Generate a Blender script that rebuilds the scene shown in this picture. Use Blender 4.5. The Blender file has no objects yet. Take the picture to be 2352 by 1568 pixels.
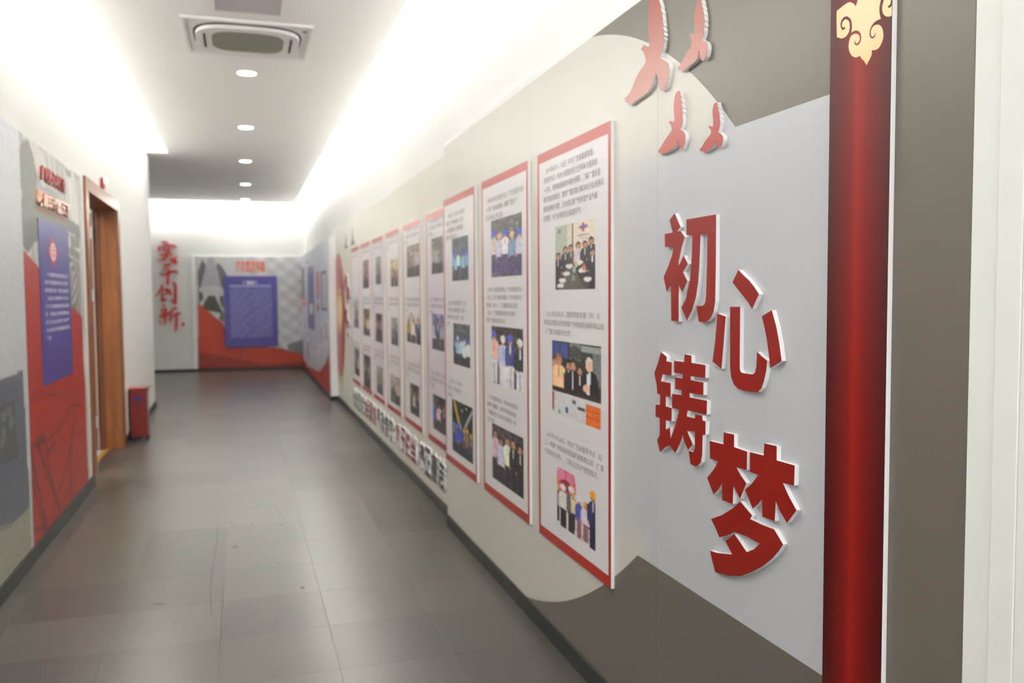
import bpy, bmesh, math, random
import numpy as np
from mathutils import Vector, Matrix
from mathutils.geometry import tessellate_polygon

random.seed(4); rng = np.random.default_rng(4)
sc = bpy.context.scene
col = sc.collection

# ------------------------------------------------------------------ camera
F, YAW, PITCH, ROLL, CH = 1968.82, .304113, -.0535479, .00666571, 1.44
cy_, sy_ = math.cos(YAW), math.sin(YAW)
fw = np.array([sy_*math.cos(PITCH), cy_*math.cos(PITCH), math.sin(PITCH)])
rt = np.array([cy_, -sy_, 0.0]); dn = np.cross(fw, rt)
c_, s_ = math.cos(ROLL), math.sin(ROLL)
ax = c_*rt + s_*dn; ay = -s_*rt + c_*dn
CAMM = np.array([ax, ay, fw]); EYE = np.array([0, 0, CH])
cam = bpy.data.cameras.new('camera'); camo = bpy.data.objects.new('camera', cam); col.objects.link(camo)
cam.sensor_width = 36; cam.lens = 36*F/2352; cam.clip_start = .05; cam.clip_end = 100
camo.matrix_world = Matrix(((ax[0], -ay[0], -fw[0], 0), (ax[1], -ay[1], -fw[1], 0), (ax[2], -ay[2], -fw[2], CH), (0, 0, 0, 1)))
cam.dof.use_dof = True; cam.dof.focus_distance = 1.8; cam.dof.aperture_fstop = 3.6
sc.camera = camo

# ------------------------------------------------------------------ view, world, lights
sc.view_settings.view_transform = 'Standard'; sc.view_settings.look = 'None'
sc.view_settings.gamma = 1; sc.view_settings.use_curve_mapping = False
sc.view_settings.exposure = 0.45
w = bpy.data.worlds.new('world'); sc.world = w; w.use_nodes = True
w.node_tree.nodes['Background'].inputs[0].default_value = (1, 1, 1, 1)
w.node_tree.nodes['Background'].inputs[1].default_value = .25

def area(name, loc, direction, sx, sy, power, color=(1, 1, 1), spread=180):
    l = bpy.data.lights.new(name, 'AREA'); l.shape = 'RECTANGLE'; l.size = sx; l.size_y = sy
    l.energy = power; l.color = color; l.spread = math.radians(spread)
    o = bpy.data.objects.new(name, l); col.objects.link(o); o.location = loc
    o.rotation_euler = Vector(direction).to_track_quat('-Z', 'Y').to_euler()
    return o
WARM = (1.0, .98, .92)
XR, XF, XM, XL, YF, ZC = 1.2, 1.25, 1.15, -1.125, 17.8, 3.28
XW = 1.26                                   # plaster wall behind the right-hand panels
CR, CL, CF, CLE = 1.025, -.86, 17.55, 11.8   # ceiling edges along the coves
# cove strips: lights lying on the back of the dropped ceiling, washing the walls
def strip(name, x, y0, y1, dx, power):
    l = bpy.data.lights.new(name, 'AREA'); l.shape = 'RECTANGLE'; l.size = .03; l.size_y = y1-y0
    l.energy = power*(y1-y0); l.color = WARM
    o = bpy.data.objects.new(name, l); col.objects.link(o); o.location = (x, (y0+y1)/2, ZC+.09)
    z = -Vector((dx, 0, -.05)).normalized(); yv = Vector((0, 1, 0)); xv = yv.cross(z)
    o.matrix_world = Matrix(((xv.x, yv.x, z.x, x), (xv.y, yv.y, z.y, (y0+y1)/2), (xv.z, yv.z, z.z, ZC+.09), (0, 0, 0, 1)))
strip('cove_strip_right', CR-.005, -2.4, 17.4, 1, 14)
strip('cove_strip_left', CL+.005, -2.4, 11.6, -1, 14)
l = area('cove_strip_far', (-.8, CF-.005, ZC+.09), (0, 1, .1), 3.6, .03, 100, WARM)
DL = [(.095, 17.03), (.09, 14.72), (.083, 12.24), (.079, 9.83), (.077, 7.465), (.07, 2.6), (.06, .2)]
for x, y in DL:
    s = bpy.data.lights.new('downlight_lamp', 'SPOT'); s.energy = 19; s.spot_size = math.radians(150); s.spot_blend = .9
    s.shadow_soft_size = .06; s.color = (1, .985, .95)
    o = bpy.data.objects.new('downlight_lamp', s); col.objects.link(o); o.location = (x, y, ZC-.035)
area('rear_ceiling_fill', (-.9, -4.9, 1.1), (0, 1, .42), 3.4, 2.0, 120, (.97, .98, 1))  # unseen fill added at the rear to lift the ceiling brightness
# unseen overhead fill, added behind the camera to brighten the near end
area('rear_overhead_fill', (-.6, -3.6, 3.1), (0, .25, -1), 3.2, 2.0, 60, (1, .99, .97))
area('side_room_light', (-2.5, 6.9, 3.2), (0, .3, -1), 1.2, 1.2, 65, (1, 1, 1))

# ------------------------------------------------------------------ helpers
def ray(u, v): return CAMM.T @ np.array([(u-1176)/F, (v-784)/F, 1.0])
class Plane:                                # a wall face with reading coordinates (s to the right, t up, d out of the wall)
    def __init__(self, kind, c): self.k, self.c = kind, c
    def P(self, s, t, d=0.0):
        if self.k == 'R': return (self.c-d, -s, t)
        if self.k == 'L': return (self.c+d, s, t)
        return (s, self.c-d, t)
    def at(self, u, v, d=0.0):              # where the sight line of a photo pixel meets the face
        r = ray(u, v)
        if self.k == 'R': p = EYE+r*((self.c-d)/r[0]); return (-p[1], p[2])
        if self.k == 'L': p = EYE+r*((self.c+d)/r[0]); return (p[1], p[2])
        p = EYE+r*((self.c-d)/r[1]); return (p[0], p[2])
RP, FP, MP, LP, BP = Plane('R', XR), Plane('R', XF), Plane('R', XM), Plane('L', XL+.012), Plane('B', YF)

def lin(c): return tuple(((x/255)/12.92 if x/255 <= .04045 else ((x/255+.055)/1.055)**2.4) for x in c)
MATS = {}
def mat(name, rgb, rough=.5, metal=0.0, spec=.5, emit=0, noise=0.0, nscale=8, bump=0.0, bscale=60, stretch=(1, 1, 1), coat=0):
    if name in MATS: return MATS[name]
    m = bpy.data.materials.new(name); m.use_nodes = True; nt = m.node_tree; b = nt.nodes['Principled BSDF']
    b.inputs['Base Color'].default_value = (*lin(rgb), 1); b.inputs['Roughness'].default_value = rough
    b.inputs['Metallic'].default_value = metal; b.inputs['Specular IOR Level'].default_value = spec
    b.inputs['Coat Weight'].default_value = coat; b.inputs['Coat Roughness'].default_value = .15
    if emit: b.inputs['Emission Color'].default_value = (*lin(rgb), 1); b.inputs['Emission Strength'].default_value = emit
    if noise or bump:
        tc = nt.nodes.new('ShaderNodeTexCoord'); mp = nt.nodes.new('ShaderNodeMapping'); mp.inputs['Scale'].default_value = stretch
        nt.links.new(tc.outputs['Object'], mp.inputs[0])
    if noise:
        n = nt.nodes.new('ShaderNodeTexNoise'); n.inputs['Scale'].default_value = nscale; n.inputs['Detail'].default_value = 5
        nt.links.new(mp.outputs[0], n.inputs['Vector'])
        r = nt.nodes.new('ShaderNodeValToRGB'); c = lin(rgb)
        r.color_ramp.elements[0].position = .3; r.color_ramp.elements[1].position = .7
        r.color_ramp.elements[0].color = (*[x*(1-noise) for x in c], 1); r.color_ramp.elements[1].color = (*[min(1, x*(1+noise)) for x in c], 1)
        nt.links.new(n.outputs[0], r.inputs[0]); nt.links.new(r.outputs[0], b.inputs['Base Color'])
    if bump:
        n = nt.nodes.new('ShaderNodeTexNoise'); n.inputs['Scale'].default_value = bscale; nt.links.new(mp.outputs[0], n.inputs['Vector'])
        bn = nt.nodes.new('ShaderNodeBump'); bn.inputs['Strength'].default_value = bump; bn.inputs['Distance'].default_value = .002
        nt.links.new(n.outputs[0], bn.inputs['Height']); nt.links.new(bn.outputs[0], b.inputs['Normal'])
    MATS[name] = m; return m

def tag(o, label=None, cat=None, group=None, kind=None):
    if label: o['label'] = label
    if cat: o['category'] = cat
    if group: o['group'] = group
    if kind: o['kind'] = kind
    return o
def link(name, me, m=None, parent=None):
    o = bpy.data.objects.new(name, me); col.objects.link(o)
    if m is not None and me is not None:
        me.materials.clear(); me.materials.append(m)
    if parent is not None: o.parent = parent
    return o
def empty(name, loc=(0, 0, 0)):
    o = bpy.data.objects.new(name, None); col.objects.link(o); o.location = loc; o.empty_display_size = .05; return o
def world_child(o, parent):                 # geometry written in world coordinates under a parent that stands elsewhere
    o.parent = parent; o.matrix_parent_inverse = Matrix.Translation(-Vector(parent.location)); return o
class MB:
    def __init__(self): self.v = []; self.f = []
    def box(self, x0, x1, y0, y1, z0, z1):
        n = len(self.v)
        self.v += [(x, y, z) for x in (x0, x1) for y in (y0, y1) for z in (z0, z1)]
        self.f += [tuple(n+i for i in q) for q in ((0, 1, 3, 2), (4, 6, 7, 5), (0, 4, 5, 1), (2, 3, 7, 6), (0, 2, 6, 4), (1, 5, 7, 3))]
        return self
    def prism(self, pl, outer, d0, d1, holes=()):   # outline in (s,t) on a plane, from depth d0 to d1
        loops = [list(outer)]+[list(h) for h in holes]
        n = len(self.v); flat = [p for l in loops for p in l]; N = len(flat)
        self.v += [pl.P(s, t, d0) for s, t in flat]+[pl.P(s, t, d1) for s, t in flat]
        tris = tessellate_polygon([[Vector((s, t, 0)) for s, t in l] for l in loops])
        for a, b, c in tris:
            self.f.append((n+a, n+b, n+c)); self.f.append((n+N+c, n+N+b, n+N+a))
        k = 0
        for l in loops:
            for i in range(len(l)):
                a, b = k+i, k+(i+1) % len(l); self.f.append((n+a, n+b, n+N+b, n+N+a))
            k += len(l)
        return self
    def rect(self, pl, s0, s1, t0, t1, d0, d1): return self.prism(pl, [(s0, t0), (s1, t0), (s1, t1), (s0, t1)], d0, d1)
    def lathe(self, prof, c=(0, 0, 0), n=32, axis='z'):
        k = len(self.v)
        for r, h in prof:
            for i in range(n):
                a = 2*math.pi*i/n; p = (r*math.cos(a), r*math.sin(a), h)
                if axis == 'x': p = (p[2], p[0], p[1])
                if axis == 'y': p = (p[0], p[2], p[1])
                self.v.append((c[0]+p[0], c[1]+p[1], c[2]+p[2]))
        for j in range(len(prof)-1):
            for i in range(n):
                self.f.append((k+j*n+i, k+j*n+(i+1) % n, k+(j+1)*n+(i+1) % n, k+(j+1)*n+i))
        self.f.append(tuple(k+i for i in range(n))); self.f.append(tuple(k+(len(prof)-1)*n+i for i in reversed(range(n))))
        return self
    def build(self, name, m, parent=None, bevel=0, smooth=False):
        me = bpy.data.meshes.new(name); me.from_pydata(self.v, [], self.f); me.update()
        bm = bmesh.new(); bm.from_mesh(me)
        if not smooth: bmesh.ops.dissolve_limit(bm, angle_limit=.002, verts=bm.verts, edges=bm.edges) if len(self.f) < 400 and bevel else None
        bmesh.ops.recalc_face_normals(bm, faces=bm.faces); bm.to_mesh(me); bm.free()
        if smooth: me.polygons.foreach_set('use_smooth', [True]*len(me.polygons))
        o = link(name, me, m)
        if parent is not None: world_child(o, parent)
        if bevel:
            b = o.modifiers.new('bevel', 'BEVEL'); b.width = bevel; b.segments = 2; b.limit_method = 'ANGLE'
        return o

def smooth_closed(pts, n=3, sharp=35):      # rounds gentle corners of a traced outline, keeps sharp ones
    out = []; N = len(pts)
    def ang(i):
        a = np.subtract(pts[i], pts[i-1]); b = np.subtract(pts[(i+1) % N], pts[i])
        c = np.dot(a, b)/(np.linalg.norm(a)*np.linalg.norm(b)+1e-9); return math.degrees(math.acos(max(-1, min(1, c))))
    sh = [ang(i) > sharp for i in range(N)]
    for i in range(N):
        p0, p1, p2, p3 = (np.array(pts[(i+k) % N], float) for k in (-1, 0, 1, 2))
        m1 = np.zeros(2) if sh[i] else (p2-p0)/2
        m2 = np.zeros(2) if sh[(i+1) % N] else (p3-p1)/2
        if sh[i]: m1 = (p2-p1)*.9
        if sh[(i+1) % N]: m2 = (p2-p1)*.9
        for k in range(n):
            t = k/n; out.append(tuple((2*t**3-3*t**2+1)*p1+(t**3-2*t**2+t)*m1+(-2*t**3+3*t**2)*p2+(t**3-t**2)*m2))
    return out
def crop(pts, ox, oy, sc_): return [(ox+a/sc_, oy+b/sc_) for a, b in pts]

DG = None
def glyphs(text, size=1.0, res=2, offset=0.0, extrude=0.0, line=1.0):
    c = bpy.data.curves.new('text', 'FONT'); c.body = text; c.size = size; c.resolution_u = res
    c.offset = offset; c.extrude = extrude; c.space_line = line
    o = bpy.data.objects.new('text', c); col.objects.link(o)
    me = bpy.data.meshes.new_from_object(o.evaluated_get(bpy.context.evaluated_depsgraph_get()))
    bpy.data.objects.remove(o); bpy.data.curves.remove(c)
    return me
def place_text(me, pl, s0, s1, t0, t1, d0, d1=None, shear=0.0):   # fit the glyph box to s0..s1, t0..t1 on a plane
    n = len(me.vertices); a = np.zeros(n*3); me.vertices.foreach_get('co', a); a = a.reshape(-1, 3)
    mn, mx = a.min(0), a.max(0); out = np.zeros_like(a)
    u = (a[:, 0]-mn[0])/max(1e-6, mx[0]-mn[0]); v = (a[:, 1]-mn[1])/max(1e-6, mx[1]-mn[1])
    z = (a[:, 2]-mn[2])/max(1e-6, mx[2]-mn[2]) if d1 is not None else np.zeros(n)
    s = s0+(s1-s0)*u+shear*(v-.5)*(t1-t0); t = t0+(t1-t0)*v; d = d0+((d1-d0)*z if d1 is not None else 0)
    if pl.k == 'R': out[:, 0] = pl.c-d; out[:, 1] = -s
    elif pl.k == 'L': out[:, 0] = pl.c+d; out[:, 1] = s
    else: out[:, 0] = s; out[:, 1] = pl.c-d
    out[:, 2] = t
    me.vertices.foreach_set('co', out.ravel()); me.update(); return me

# vertex-coloured prints: flat pictures printed on the boards
pm = bpy.data.materials.new('printed_picture'); pm.use_nodes = True
_b = pm.node_tree.nodes['Principled BSDF']; _b.inputs['Roughness'].default_value = .42
_a = pm.node_tree.nodes.new('ShaderNodeVertexColor'); _a.layer_name = 'Col'
pm.node_tree.links.new(_a.outputs[0], _b.inputs['Base Color'])
class Canvas:
    def __init__(self, w_, h_, bg=(200, 200, 200)):
        self.soft = 0; self.w, self.h = w_, h_; self.a = np.zeros((h_, w_, 3)); self.a[:] = bg
        self.X, self.Y = np.meshgrid((np.arange(w_)+.5)/w_, (np.arange(h_)+.5)/h_)   # 0..1, y down
    def _put(self, m, c, al=1.0):
        self.a[m] = self.a[m]*(1-al)+np.array(c)*al
    def rect(self, x0, y0, x1, y1, c, al=1.0): self._put((self.X >= x0) & (self.X < x1) & (self.Y >= y0) & (self.Y < y1), c, al)
    def ell(self, x, y, rx, ry, c, al=1.0): self._put(((self.X-x)/rx)**2+((self.Y-y)/ry)**2 < 1, c, al)
    def mask(self, pts):
        m = np.zeros(self.X.shape, bool); n = len(pts)
        for i in range(n):
            (x1, y1), (x2, y2) = pts[i], pts[(i+1) % n]
            if y1 == y2: continue
            k = ((self.Y > min(y1, y2)) & (self.Y <= max(y1, y2)) & (self.X < (self.Y-y1)*(x2-x1)/(y2-y1)+x1)); m ^= k
        return m
    def poly(self, pts, c, al=1.0): self._put(self.mask(pts), c, al)
    def line(self, x1, y1, x2, y2, wd, c, al=1.0):
        dx, dy = x2-x1, y2-y1; L = math.hypot(dx, dy)+1e-9
        t = np.clip(((self.X-x1)*dx+(self.Y-y1)*dy)/L**2, 0, 1)
        self._put(np.hypot(self.X-x1-t*dx, self.Y-y1-t*dy) < wd/2, c, al)
    def noise(self, amp, cell=1):
        h, w_ = self.h//cell+2, self.w//cell+2; n = rng.normal(0, amp, (h, w_, 1))
        self.a += np.kron(n[:, :, 0], np.ones((cell, cell)))[:self.h, :self.w, None]
    def person(self, x, top, h, body, legs=(40, 40, 48), skin=(180, 132, 106), hat=None, wd=.13, hair=(40, 32, 30)):
        body = [min(250, c*random.uniform(.92, 1.06)) for c in body]
        r = h*.082; q = min(wd*.3, .062); self.ell(x, top+r*1.1, q*1.1, r*1.25, hair); self.ell(x, top+r*1.55, q*.88, r*1.0, skin); self.rect(x-q*.4, top+r*2.2, x+q*.4, top+h*.25, [c*.85 for c in skin])
        self.rect(x-wd*.5, top+h*.24, x+wd*.5, top+h*.58, body); self.ell(x, top+h*.25, wd*.5, h*.08, body)
        self.rect(x-wd*.6, top+h*.26, x-wd*.42, top+h*.55, [c*.85 for c in body]); self.rect(x+wd*.42, top+h*.26, x+wd*.6, top+h*.55, [c*.85 for c in body])
        self.ell(x-wd*.5, top+h*.57, wd*.1, h*.03, skin); self.ell(x+wd*.5, top+h*.57, wd*.1, h*.03, skin)
        self.rect(x-wd*.38, top+h*.56, x+wd*.38, top+h, legs); self.rect(x-wd*.03, top+h*.62, x+wd*.03, top+h, [c*.6 for c in legs])
        for _ in range(5):
            yy = top+h*random.uniform(.26, .9); self.ell(x+random.uniform(-.4, .4)*wd, yy, wd*.14, h*.035, [c*random.uniform(.75, 1.12) for c in (body if yy < top+h*.56 else legs)], .6)
        self.line(x, top+h*.2, x, top+h*.34, wd*.12, (226, 224, 222) if sum(body) < 300 else [c*.8 for c in body])
        if hat: self.ell(x, top+r*.75, q*1.25, r*.85, hat)
    def mesh(self, name, pl, s0, s1, t0, t1, d, parent, cut=None):
        h, w_ = self.h, self.w; S = np.linspace(s0, s1, w_); T = np.linspace(t1, t0, h)
        SS, TT = np.meshgrid(S, T); n = w_*h; co = np.zeros((n, 3)); s, t = SS.ravel(), TT.ravel()
        if pl.k == 'R': co[:, 0] = pl.c-d; co[:, 1] = -s
        elif pl.k == 'L': co[:, 0] = pl.c+d; co[:, 1] = s
        else: co[:, 0] = s; co[:, 1] = pl.c-d
        co[:, 2] = t
        keep = np.ones((h-1, w_-1), bool) if cut is None else ~cut[:-1, :-1]
        j, i = np.nonzero(keep); k = j*w_+i; q = np.stack([k, k+w_, k+w_+1, k+1], 1)
        me = bpy.data.meshes.new(name); me.vertices.add(n); me.vertices.foreach_set('co', co.ravel())
        me.loops.add(q.size); me.loops.foreach_set('vertex_index', q.ravel().astype(np.int32)); me.polygons.add(len(q))
        me.polygons.foreach_set('loop_start', (np.arange(len(q))*4).astype(np.int32)); me.update(calc_edges=True)
        if self.soft:
            for _ in range(self.soft):
                p_ = np.pad(self.a, ((1, 1), (1, 1), (0, 0)), 'edge'); self.a = (p_[1:-1, 1:-1]*2+p_[:-2, 1:-1]+p_[2:, 1:-1]+p_[1:-1, :-2]+p_[1:-1, 2:])/6
        c = np.clip(self.a, 3, 250)/255; c = np.where(c <= .04045, c/12.92, ((c+.055)/1.055)**2.4)
        at = me.color_attributes.new('Col', 'FLOAT_COLOR', 'POINT'); at.data.foreach_set('color', np.concatenate([c.reshape(-1, 3), np.ones((n, 1))], 1).ravel())
        o = link(name, me, pm)
        if parent is not None: world_child(o, parent)
        return o

# ------------------------------------------------------------------ materials
M_wall = mat('white_wall_paint', (224, 224, 222), .6, noise=.012, nscale=3, bump=.05, bscale=180)
M_ceil = mat('white_ceiling_paint', (246, 245, 243), .7)
M_black = mat('black_baseboard_plastic', (28, 28, 27), .4)
M_foam = mat('white_foam_board', (238, 238, 240), .5)
M_board = mat('board_print_white', (220, 216, 218), .33)
M_red = mat('red_vinyl', (132, 18, 6), .4, spec=.42)
M_redf = mat('red_frame_print', (162, 26, 8), .33, spec=.55)
M_rose = mat('sheen_red_vinyl', (152, 64, 46), .3, spec=.8)  # paler than red vinyl: pink sheen and lens haze put into the colour
M_darkred = mat('dark_red_vinyl', (150, 26, 14), .4)
M_grey = mat('dark_grey_vinyl', (70, 68, 64), .4)
M_blue = mat('blue_print', (62, 54, 132), .35)
M_ink = mat('grey_text_ink', (134, 130, 122), .5)
M_wink = mat('white_text_ink', (215, 214, 228), .5)
M_wood = mat('walnut_veneer', (124, 70, 25), .38, noise=.28, nscale=6, stretch=(6, 6, .5), coat=.15)
M_woodd = mat('dark_walnut_veneer', (104, 58, 30), .42, noise=.25, nscale=6, stretch=(6, 6, .5))
M_steel = mat('brushed_steel', (200, 200, 200), .28, metal=1)
M_white = mat('white_plastic', (235, 234, 232), .35)
M_dark = mat('dark_slot', (20, 19, 18), .6)
M_gold = mat('gold_metal', (216, 160, 110), .25, metal=.8)

# ------------------------------------------------------------------ floor
fl = MB().box(-4.4, 3.2, -5.2, 18.0, -.12, -.0035).build('floor', mat('dark_subfloor', (58, 56, 52), .6)); tag(fl, kind='structure')
tm = bpy.data.materials.new('grey_vinyl_tile'); tm.use_nodes = True; nt = tm.node_tree; b = nt.nodes['Principled BSDF']
tc = nt.nodes.new('ShaderNodeNewGeometry'); oi = nt.nodes.new('ShaderNodeObjectInfo')
mp = nt.nodes.new('ShaderNodeMapping'); mp.inputs['Scale'].default_value = (1.2, 9, 1); nt.links.new(tc.outputs['Position'], mp.inputs[0])
n1 = nt.nodes.new('ShaderNodeTexNoise'); n1.inputs['Scale'].default_value = 3; n1.inputs['Detail'].default_value = 6; nt.links.new(mp.outputs[0], n1.inputs['Vector'])
n2 = nt.nodes.new('ShaderNodeTexNoise'); n2.inputs['Scale'].default_value = 1.1; n2.inputs['Detail'].default_value = 4; nt.links.new(tc.outputs['Position'], n2.inputs['Vector'])
def mth(op, a, bb):
    m = nt.nodes.new('ShaderNodeMath'); m.operation = op
    for i, q in enumerate((a, bb)):
        if hasattr(q, 'links'): nt.links.new(q, m.inputs[i])
        else: m.inputs[i].default_value = q
    return m.outputs[0]
sv = mth('ADD', mth('MULTIPLY', n1.outputs[0], .14), mth('ADD', mth('MULTIPLY', n2.outputs[0], .4), mth('MULTIPLY', oi.outputs['Random'], .5)))
rp = nt.nodes.new('ShaderNodeValToRGB'); nt.links.new(sv, rp.inputs[0])
rp.color_ramp.elements[0].position = .25; rp.color_ramp.elements[0].color = (*lin((54, 51, 46)), 1)
rp.color_ramp.elements[1].position = .85; rp.color_ramp.elements[1].color = (*lin((80, 77, 70)), 1)
nt.links.new(rp.outputs[0], b.inputs['Base Color'])
rr = nt.nodes.new('ShaderNodeMapRange'); rr.inputs['To Min'].default_value = .285; rr.inputs['To Max'].default_value = .30
nt.links.new(n2.outputs[0], rr.inputs['Value']); nt.links.new(rr.outputs[0], b.inputs['Roughness'])
b.inputs['Specular IOR Level'].default_value = .6
TW, TL = .45, .4615
def tile_mesh(w0, w1):
    me = bpy.data.meshes.new('tile'); g, bv, hgt = .0004, .0004, .0035
    v = []
    for z, q in ((-hgt, g), (-bv*.5, g), (0, g+bv)):
        v += [(w0+q, q, z), (w1-q, q, z), (w1-q, TL-q, z), (w0+q, TL-q, z)]
    f = [(8, 9, 10, 11)]+[(k+i, k+(i+1) % 4, k+4+(i+1) % 4, k+4+i) for k in (0, 4) for i in range(4)]
    me.from_pydata(v, [], f); me.update(); me.materials.append(tm); return me
full = tile_mesh(0, TW)
x0s = [-.12+TW*k for k in range(-3, 4)]
ti = 0
def put_tile(x, y, me):
    o = bpy.data.objects.new('tile', me); col.objects.link(o); o.parent = fl; o.location = (x, y, 0)
cut_l = tile_mesh(XL-.02-(-.12-3*TW), TW); cut_r = tile_mesh(0, XW-(-.12+3*TW))
for j in range(-2, 32):
    y = 3.30+TL*(j-0)
    if y+TL > YF+.01: break
    for k, x in enumerate(x0s):
        if x+TW < XL: continue
        me = full
        if k == 0 and y < 12.1: me = cut_l
        if k == 6: me = cut_r
        put_tile(x, y, me)
for j in range(19, 32):                       # the recess beyond the end of the left wall
    y = 3.30+TL*j
    if y+TL > YF+.01: break
    for k in (-4, -5): put_tile(-.12+TW*k, y, full)

# a few scuffs and specks lying on the tiles
def speck(name, u, v, lx, ly, label, colr=(74, 64, 46)):
    r = ray(u, v); p = EYE+r*(-CH/r[2]); mb = MB(); n = 11
    ring = [(lx*math.cos(2*math.pi*i/n)*random.uniform(.6, 1.15), ly*math.sin(2*math.pi*i/n)*random.uniform(.6, 1.15)) for i in range(n)]
    mb.v = [(p[0]+a, p[1]+bb, 0.0002) for a, bb in ring]+[(p[0]+a*.6, p[1]+bb*.6, .0022) for a, bb in ring]
    mb.f = [tuple(range(n, 2*n))]+[(i, (i+1) % n, n+(i+1) % n, n+i) for i in range(n)]
    o = mb.build(name, mat('dry_dirt_%d' % colr[0], colr, .8)); return tag(o, label, 'debris', 'crumbs on the floor tiles')
for u, v, lx, ly, lb in [(531, 1199, .008, .012, 'dark crumb on the floor, farthest of the specks in mid corridor'), (538, 1207, .008, .008, 'tiny dark crumb just before the farthest speck on the floor'),
        (540, 1256, .02, .012, 'largest flat brown chip lying on the corridor floor'), (580, 1204, .006, .008, 'small faint crumb on the floor right of the dark crumb pair'),
        (648, 1205, .008, .007, 'pale brown crumb on the floor, rightmost of the far row of specks'), (642, 1294, .008, .007, 'small brown crumb on floor beyond the nearest right-hand crumb'),
        (695, 1349, .014, .007, 'thin tan crumb on the floor, nearest on the right')]:
    speck('floor_crumb', u, v, lx, ly, lb, (96, 84, 62))
# scuff line
def scuff(name, pts, wd, label):
    P = []
    for u, v in pts: r = ray(u, v); P.append(EYE+r*(-CH/r[2]))
    mb = MB()
    for i, p in enumerate(P):
        q = P[min(i+1, len(P)-1)]-P[max(i-1, 0)]; nrm = np.array([-q[1], q[0], 0])/max(1e-6, np.hypot(q[0], q[1]))
        k = wd*(1 if 0 < i < len(P)-1 else .2)
        mb.v += [tuple(p+nrm*k+[0, 0, .0004]), tuple(p-nrm*k+[0, 0, .0004])]
    mb.f = [(2*i, 2*i+1, 2*i+3, 2*i+2) for i in range(len(P)-1)]
    o = mb.build(name, mat('scuff_mark', (78, 74, 66), .6)); world_child(o, fl)
scuff('scuff_mark', [(503, 1190), (497, 1250), (488, 1310), (483, 1360), (485, 1400), (487, 1425)], .002, 'scuff')
scuff('scuff_mark', [(625, 1157), (640, 1175), (657, 1200)], .002, 'scuff')
scuff('scuff_mark', [(345, 1388), (365, 1386), (385, 1389)], .012, 'scuff')

# ------------------------------------------------------------------ shell
S = lambda o: tag(o, kind='structure')
S(MB().box(XW, XW+.2, -5.2, YF+.2, -.1, 3.62).build('wall_right', M_wall))
lw = MB(); lw.box(XL-.25, XL, -5.2, 7.28, -.1, 3.62).box(XL-.25, XL, 8.92, 12.15, -.1, 3.62).box(XL-.25, XL, 7.28, 8.92, 2.29, 3.62)
S(lw.build('wall_left', M_wall))
S(MB().box(-4.4, XW+.2, YF, YF+.2, -.1, 3.62).build('wall_far', M_wall))
S(MB().box(-4.4, -3.2, 11.9, YF, -.1, 3.62).build('wall_recess', M_wall))
S(MB().box(-4.4, XL-.25, 11.9, 12.15, -.1, 3.62).build('wall_recess_side', M_wall))
S(MB().box(-4.4, XW+.2, -5.4, -5.2, -.1, 3.62).build('wall_back', M_wall))
S(MB().box(-4.4, XW+.2, -5.4, YF+.2, 3.5, 3.62).build('ceiling_slab', M_ceil))
cl = MB().box(CL, CR, -2.6, CF, ZC, ZC+.05).box(-3.2, CL, CLE, CF, ZC, ZC+.05)
cl.box(CR-.02, CR, -2.6, CF, ZC+.05, ZC+.07).box(CL, CL+.02, -2.6, CLE, ZC+.05, ZC+.07)
cl.box(XL-.25, CL, CLE, CLE+.05, ZC+.05, 3.5)
S(cl.build('ceiling', M_ceil))
# side room behind the open door
S(MB().box(-4.4, -4.2, 5.2, 11.9, -.1, 3.62).box(-4.2, XL-.25, 5.2, 5.4, -.1, 3.62).build('wall_side_room', M_wall))
o = MB().box(XL-.115, XL-.021, 7.30, 8.9, -.0033, 0).build('tile', tm); o.parent = fl
S(MB().box(-4.2, XL-.25, 5.4, 11.9, -.0034, .0).box(XL-.25, XL-.165, 7.29, 8.91, -.0034, 0).build('floor_side_room', mat('pale_floor_tile', (176, 174, 168), .4)))

def base(name, x0, x1, y0, y1, h=.085):
    return S(MB().box(x0, x1, y0, y1, 0, h).build(name, M_black, bevel=.002))
base('baseboard_right_near', XR-.008, XW, 1.0, 5.195, .075)
base('baseboard_right_middle', XF-.014, XW, 5.196, 12.06, .07)
base('baseboard_right_far', XM-.012, XW, 12.061, YF-.012, .06)
base('baseboard_left_near', XL, XL+.014, -2.5, 7.17)
base('baseboard_left_far', XL, XL+.014, 9.08, 12.16)
base('baseboard_far', -3.2, XM-.013, YF-.014, YF, .05)

# ------------------------------------------------------------------ near display panel (sheets with one printed picture)
prm = bpy.data.materials.new('panel_print'); prm.use_nodes = True; nt = prm.node_tree; b = nt.nodes['Principled BSDF']
b.inputs['Roughness'].default_value = .34; b.inputs['Specular IOR Level'].default_value = .6
g = nt.nodes.new('ShaderNodeNewGeometry'); sp = nt.nodes.new('ShaderNodeSeparateXYZ'); nt.links.new(g.outputs['Position'], sp.inputs[0])
Y, Z = sp.outputs['Y'], sp.outputs['Z']
def sst(v, a, bb):
    m = nt.nodes.new('ShaderNodeMapRange'); m.interpolation_type = 'SMOOTHSTEP'; nt.links.new(v, m.inputs['Value'])
    m.inputs['From Min'].default_value = a; m.inputs['From Max'].default_value = bb; return m.outputs[0]
def dist(yc, zc, r):
    a = mth('SUBTRACT', Y, yc); c = mth('SUBTRACT', Z, zc)
    return mth('SUBTRACT', mth('SQRT', mth('ADD', mth('MULTIPLY', a, a), mth('MULTIPLY', c, c)), 0), r)
up = mth('MULTIPLY', mth('MULTIPLY', mth('GREATER_THAN', Z, 1.862), mth('GREATER_THAN', dist(3.18, .6, 1.78), 0)), mth('LESS_THAN', Y, 3.18))
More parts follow.
